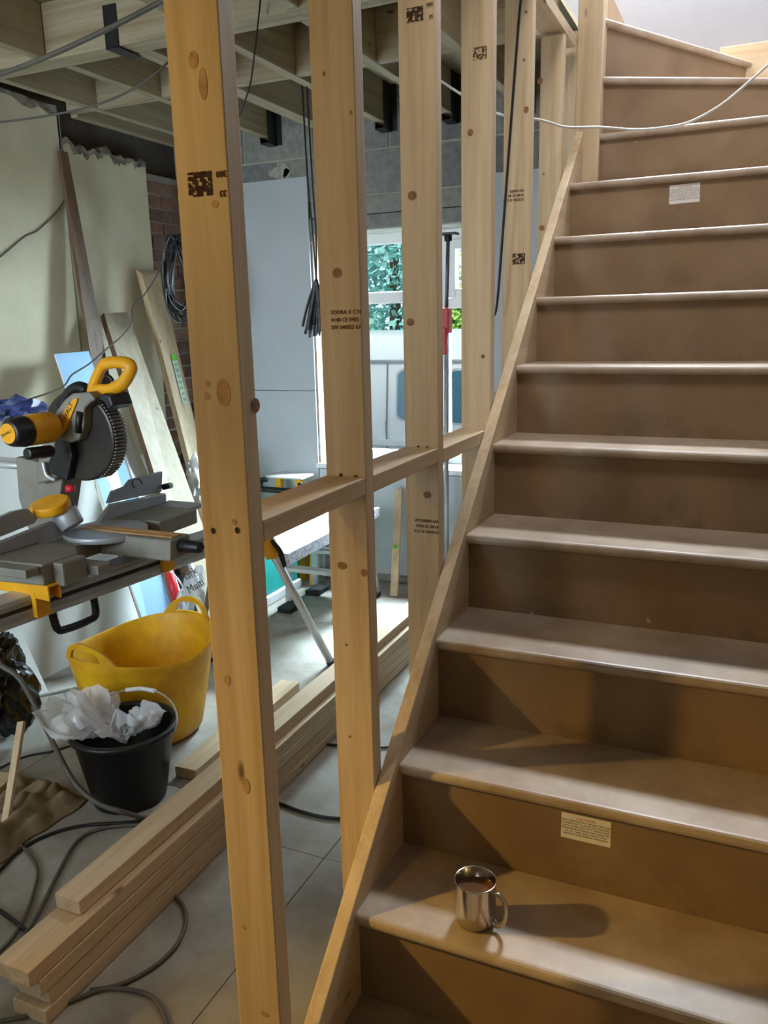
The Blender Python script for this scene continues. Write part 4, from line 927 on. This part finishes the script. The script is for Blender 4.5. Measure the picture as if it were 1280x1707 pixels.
# hop-up bench
hb = thing('work_platform', (-1.42, 2.40, 0), 'aluminium folding work platform with pale top and ladder legs by the window wall', 'platform')
ZP = 0.50
SPK = mat('speckled_paint_edge', rgb(214,214,218), 0.6, scale=70, col2=rgb(120,120,140), bump=0)
MB().box(-1.62, -1.30, 1.93, 2.95, ZP-0.012, ZP).build('platform_top', mat('white_dusty_top', rgb(232,234,234), 0.5, scale=5), hb, 0.002)
MB().box(-1.302, -1.28, 1.92, 2.96, ZP-0.055, ZP+0.002).build('side_rail', SPK, hb, 0.002)
MB().box(-1.64, -1.618, 1.92, 2.96, ZP-0.055, ZP+0.002).build('side_rail', SPK, hb, 0.002)
for x in (-1.29, -1.63):
    for y in (2.47, 2.78):
        lg = MB().bar((x, y+ (0.03 if y > 2.4 else -0.03), ZP-0.03), (x+(0.03 if x > -1.5 else -0.03), y+(0.06 if y > 2.4 else -0.06), 0.02), 0.035, 0.022, (0,1,0)).build('leg', ALU, hb, 0.002)
        MB().box(x-0.03, x+0.055, y-0.07, y+0.07, 0.0, 0.03).build('foot', RUB, lg, 0.003)
for y in (2.44, 2.81):
    MB().box(-1.63, -1.28, y-0.03, y+0.03, 0.24, 0.262).build('rung', ALU, hb, 0.002)
# teal tub and yellow level
tl = thing('teal_crate', (-1.93, 2.65, 0), 'teal plastic crate with pale base under the work platform', 'crate')
MB().prism([(-2.01,0.05),(-1.78,0.05),(-1.76,0.37),(-2.03,0.37)], 1, 2.46, 2.84).build('crate_body', TEAL, tl, 0.008)
MB().box(-2.03,-1.76,2.45,2.85,0.0,0.05).build('crate_base', WHITEP, tl, 0.004)
tag(MB().bar((-1.70,2.89,0.001),(-1.73,3.04,0.60),0.055,0.025,(0,1,0)).build('spirit_level', YEL, None, 0.003), 'yellow spirit level standing on end beside the teal crate', 'level')
# folding stool with black handles behind noggin
fs_ = thing('step_stool', (-2.02, 2.95, 0), 'white topped yellow step stand with black hand rail left of the window', 'stool')
zt = 0.657; xa = -2.025; xb = -1.745
MB().box(xa+0.03, xb, 2.88, 3.03, zt-0.006, zt+0.006).build('stool_top', WHITEP, fs_, 0.004)
MB().tube([(xa+0.05,2.86,zt-0.012),(xa+0.01,2.86,zt-0.02),(xa,2.86,zt-0.05),(xa+0.012,2.86,zt-0.07),(xa+0.06,2.86,zt-0.073),(xb-0.06,2.86,zt-0.073),(xb-0.012,2.86,zt-0.065),(xb,2.86,zt-0.04),(xb-0.005,2.86,zt-0.018)], 0.013, 8, sub=3, flat=1.4).build('hand_rail', BLACKP, fs_)
for x in (xa+0.07, xb-0.07):
    MB().box(x-0.02, x+0.02, 2.95, 2.99, 0.0, zt-0.006).build('leg', YEL, fs_, 0.003)
# radiator pipe tail on back wall
pt = thing('pipe_tail', (-1.44, YB-0.05, 0), 'white capped pipe tail rising from the floor at the back wall', 'pipe')
x = px(540,950,1,YB-0.05).x
MB().cyl((x,YB-0.05,0.0),(x,YB-0.05,0.16),0.011,n=12).build('pipe', WHITEP, pt); MB().cyl((x,YB-0.05,0.20),(x,YB-0.05,0.30),0.028,0.022,n=16).build('cap', WHITEP, pt); MB().cyl((x,YB-0.05,0.16),(x,YB-0.05,0.20),0.012,n=12).build('valve', BLACKP, pt)
# drywall prop in front of window
pr = thing('support_prop', (-0.88, 2.95, 0), 'grey telescopic prop with red grip standing in front of the window', 'prop')
p_t = px(747,392,1,2.95); p_h = px(744,520,1,2.95); p_hb = px(742,575,1,2.95)
xb_ = px(742,700,1,2.95).x
MB().cyl((p_t.x-0.0,2.95,p_t.z),(p_h.x,2.95,p_h.z),0.010,n=12).build('inner_tube', mat('dull_grey_steel', rgb(110,112,118), 0.4, metal=0.5), pr)
MB().cyl((p_h.x,2.95,p_h.z),(xb_,2.95,0.02),0.014,n=12).build('outer_tube', mat('pale_grey_steel', rgb(176,178,186), 0.4, metal=0.4), pr)
MB().box(p_h.x-0.022,p_h.x+0.022,2.92,2.98,p_h.z-0.11,p_h.z+0.02).box(p_h.x-0.015,p_h.x+0.012,2.91,2.93,p_h.z-0.22,p_h.z-0.08).build('grip', RED, pr, 0.006)
MB().box(p_t.x-0.05,p_t.x+0.05,2.92,2.98,p_t.z,p_t.z+0.012).cyl((p_t.x,2.95,p_t.z-0.03),(p_t.x,2.95,p_t.z),0.02,n=12).build('head_plate', BLACKP, pr, 0.002)
MB().box(xb_-0.05,xb_+0.05,2.90,3.0,0.0,0.02).build('foot_plate', BLACKP, pr, 0.002)

# ================================================================== OUTSIDE: VAN AND TREES
vn = thing('van', (-2.3, 6.9, -0.55), 'white van with tinted rounded side windows parked outside the window', 'van')
VY = 6.0
def vprof(t):
    return t
sec = [(VY+0.05,-0.25),(VY,0.0),(VY-0.02,0.35),(VY,0.62),(VY+0.05,1.15),(VY+0.10,1.20),(VY+0.18,1.33),(VY+0.34,1.42),(VY+0.7,1.47),(VY+1.1,1.47),(VY+1.46,1.42),(VY+1.64,1.33),(VY+1.72,1.18),(VY+1.80,0.62),(VY+1.82,0.3),(VY+1.78,-0.25)]
MB().prism(sec, 0, -5.2, -0.2, smooth=True).build('van_body', VANW, vn)
b = MB(); b.box(-5.2,-0.2,VY+0.035,VY+0.075,1.185,1.20); b.build('roof_gutter', mat('gutter_grey', rgb(150,154,158), 0.5), vn)
def rrect(x0,x1,z0,z1,r,n=5):
    p = []
    for cx_, cz_, a0 in ((x1-r,z1-r,0),(x0+r,z1-r,90),(x0+r,z0+r,180),(x1-r,z0+r,270)):
        for k in range(n+1): a = math.radians(a0+90*k/n); p.append((cx_+r*math.cos(a), cz_+r*math.sin(a)))
    return p
def vy(z): return VY+0.05*max(0,(z-0.62)/0.53)
def vwin(x0,x1,z0,z1):
    pl = rrect(x0,x1,z0,z1,0.07)
    fr = rrect(x0-0.02,x1+0.02,z0-0.02,z1+0.02,0.08)
    MB().add([(x,vy(z)-0.006,z) for x,z in fr]+[(x,vy(z)+0.02,z) for x,z in fr],[tuple(range(len(fr)))]+[(i,(i+1)%len(fr),len(fr)+(i+1)%len(fr),len(fr)+i) for i in range(len(fr))]).build('window_rubber', mat('pale_rubber', rgb(170,176,180), 0.5), vn)
    MB().add([(x,vy(z)-0.010,z) for x,z in pl]+[(x,vy(z)+0.02,z) for x,z in pl],[tuple(range(len(pl)))]+[(i,(i+1)%len(pl),len(pl)+(i+1)%len(pl),len(pl)+i) for i in range(len(pl))]).build('side_window', VANG, vn)
vwin(-2.46,-2.02,0.64,1.10); vwin(-1.94,-1.20,0.62,1.10); vwin(-1.1,-0.4,0.62,1.10)
b = MB()
for x in (-2.57, -1.98): b.box(x-0.006,x+0.006,VY-0.028,VY-0.012,0.0,0.62); b.bar((x,VY-0.006,0.6),(x,VY+0.042,1.17),0.012,0.012,(0,1,0))
b.build('door_seam', mat('seam_grey', rgb(110,116,120), 0.6), vn)
b = MB(); b.box(-5.2,-0.2,VY-0.05,VY-0.015,0.38,0.44); b.build('side_strip', VANW, vn, 0.006)
b = MB(); b.box(-5.2,-0.2,VY-0.04,VY-0.01,0.19,0.22); b.build('sill_strip', mat('strip_grey', rgb(150,154,160), 0.5), vn)
for x in (-4.3, -1.0):
    w_ = MB().cyl((x,VY-0.03,-0.23),(x,VY+0.2,-0.23),0.32,n=32).build('wheel', RUB, vn)
    MB().cyl((x,VY-0.045,-0.23),(x,VY-0.025,-0.23),0.18,n=24).build('hub_cap', ALU, w_)
def tree(x, y, h, r, mt, label, seed, leafy):
    t = thing('conifer' if not leafy else 'leafy_tree', (x, y, -0.55), label, 'tree')
    MB().cyl((x,y,-0.55),(x,y,h*0.8),0.14,0.04,n=10).build('trunk', BARK, t)
    rnd = random.Random(seed); b = MB()
    for k in range(8000 if not leafy else 3600):
        u = rnd.random(); z = -0.3+u*(h+0.3)
        rr = r*((1-u*0.72) if not leafy else (0.35+0.65*math.sin(PI*min(1,u*0.9+0.1))))*(0.3+0.7*rnd.random()**0.5)
        a = rnd.uniform(0, 2*PI); p = Vector((x+math.cos(a)*rr, y+math.sin(a)*rr, z))
        L_ = rnd.uniform(0.10, 0.22) if not leafy else rnd.uniform(0.06, 0.13); w = L_*(0.22 if not leafy else 0.55)
        d = Vector((math.cos(a)+rnd.uniform(-.6,.6), math.sin(a)+rnd.uniform(-.6,.6), rnd.uniform(-.7,.3))).normalized(); s = d.orthogonal().normalized()*w
        s = Matrix.Rotation(rnd.uniform(0, PI), 3, d) @ s
        b.add([p-d*L_*0.5, p+s, p+d*L_*0.6, p-s], [(0,1,2),(0,2,3)])
    b.build('foliage', mt, t, kind='stuff')
tree(-4.3, 10.3, 4.8, 1.25, CONIFER, 'tall blue green conifer behind the van, left in the window', 1, False)
tree(-1.7, 10.3, 4.7, 1.25, CONIFER, 'blue green conifer behind the van, right in the window', 2, False)
tree(-7.2, 12.0, 5.0, 1.6, CONIFER, 'farther conifer at the left beyond the van', 3, False)
tree(-2.95, 8.7, 2.0, 0.5, BROAD, 'low bright green leafy bush just behind the van roof', 4, True)
tree(-3.6, 14.2, 6.0, 2.0, BROAD, 'large yellow green leafy tree far behind the conifers', 5, True)

# repeats of one kind share a group
GROUPS = {'timber_length': 'pine lengths in the long floor stack', 'wall_plasterboard': 'plasterboard sheets fixed to the back wall',
          'plasterboard_sheet': 'white plasterboard sheets leaning behind the saw', 'moulding_length': 'moulding lengths leaning by the bricks',
          'floor_cable': 'cables lying on the floor', 'overhead_cable': 'cables slung under the joists', 'loose_cord': 'white cords behind the tub',
          'board_offcut': 'board offcuts at the left edge of the floor', 'conifer': 'trees outside the window', 'leafy_tree': 'trees outside the window',
          'batten': 'slim pine battens standing upright'}
for o in bpy.data.objects:
    g = GROUPS.get(o.name.split('.')[0])
    if g and o.parent is None: o['group'] = g
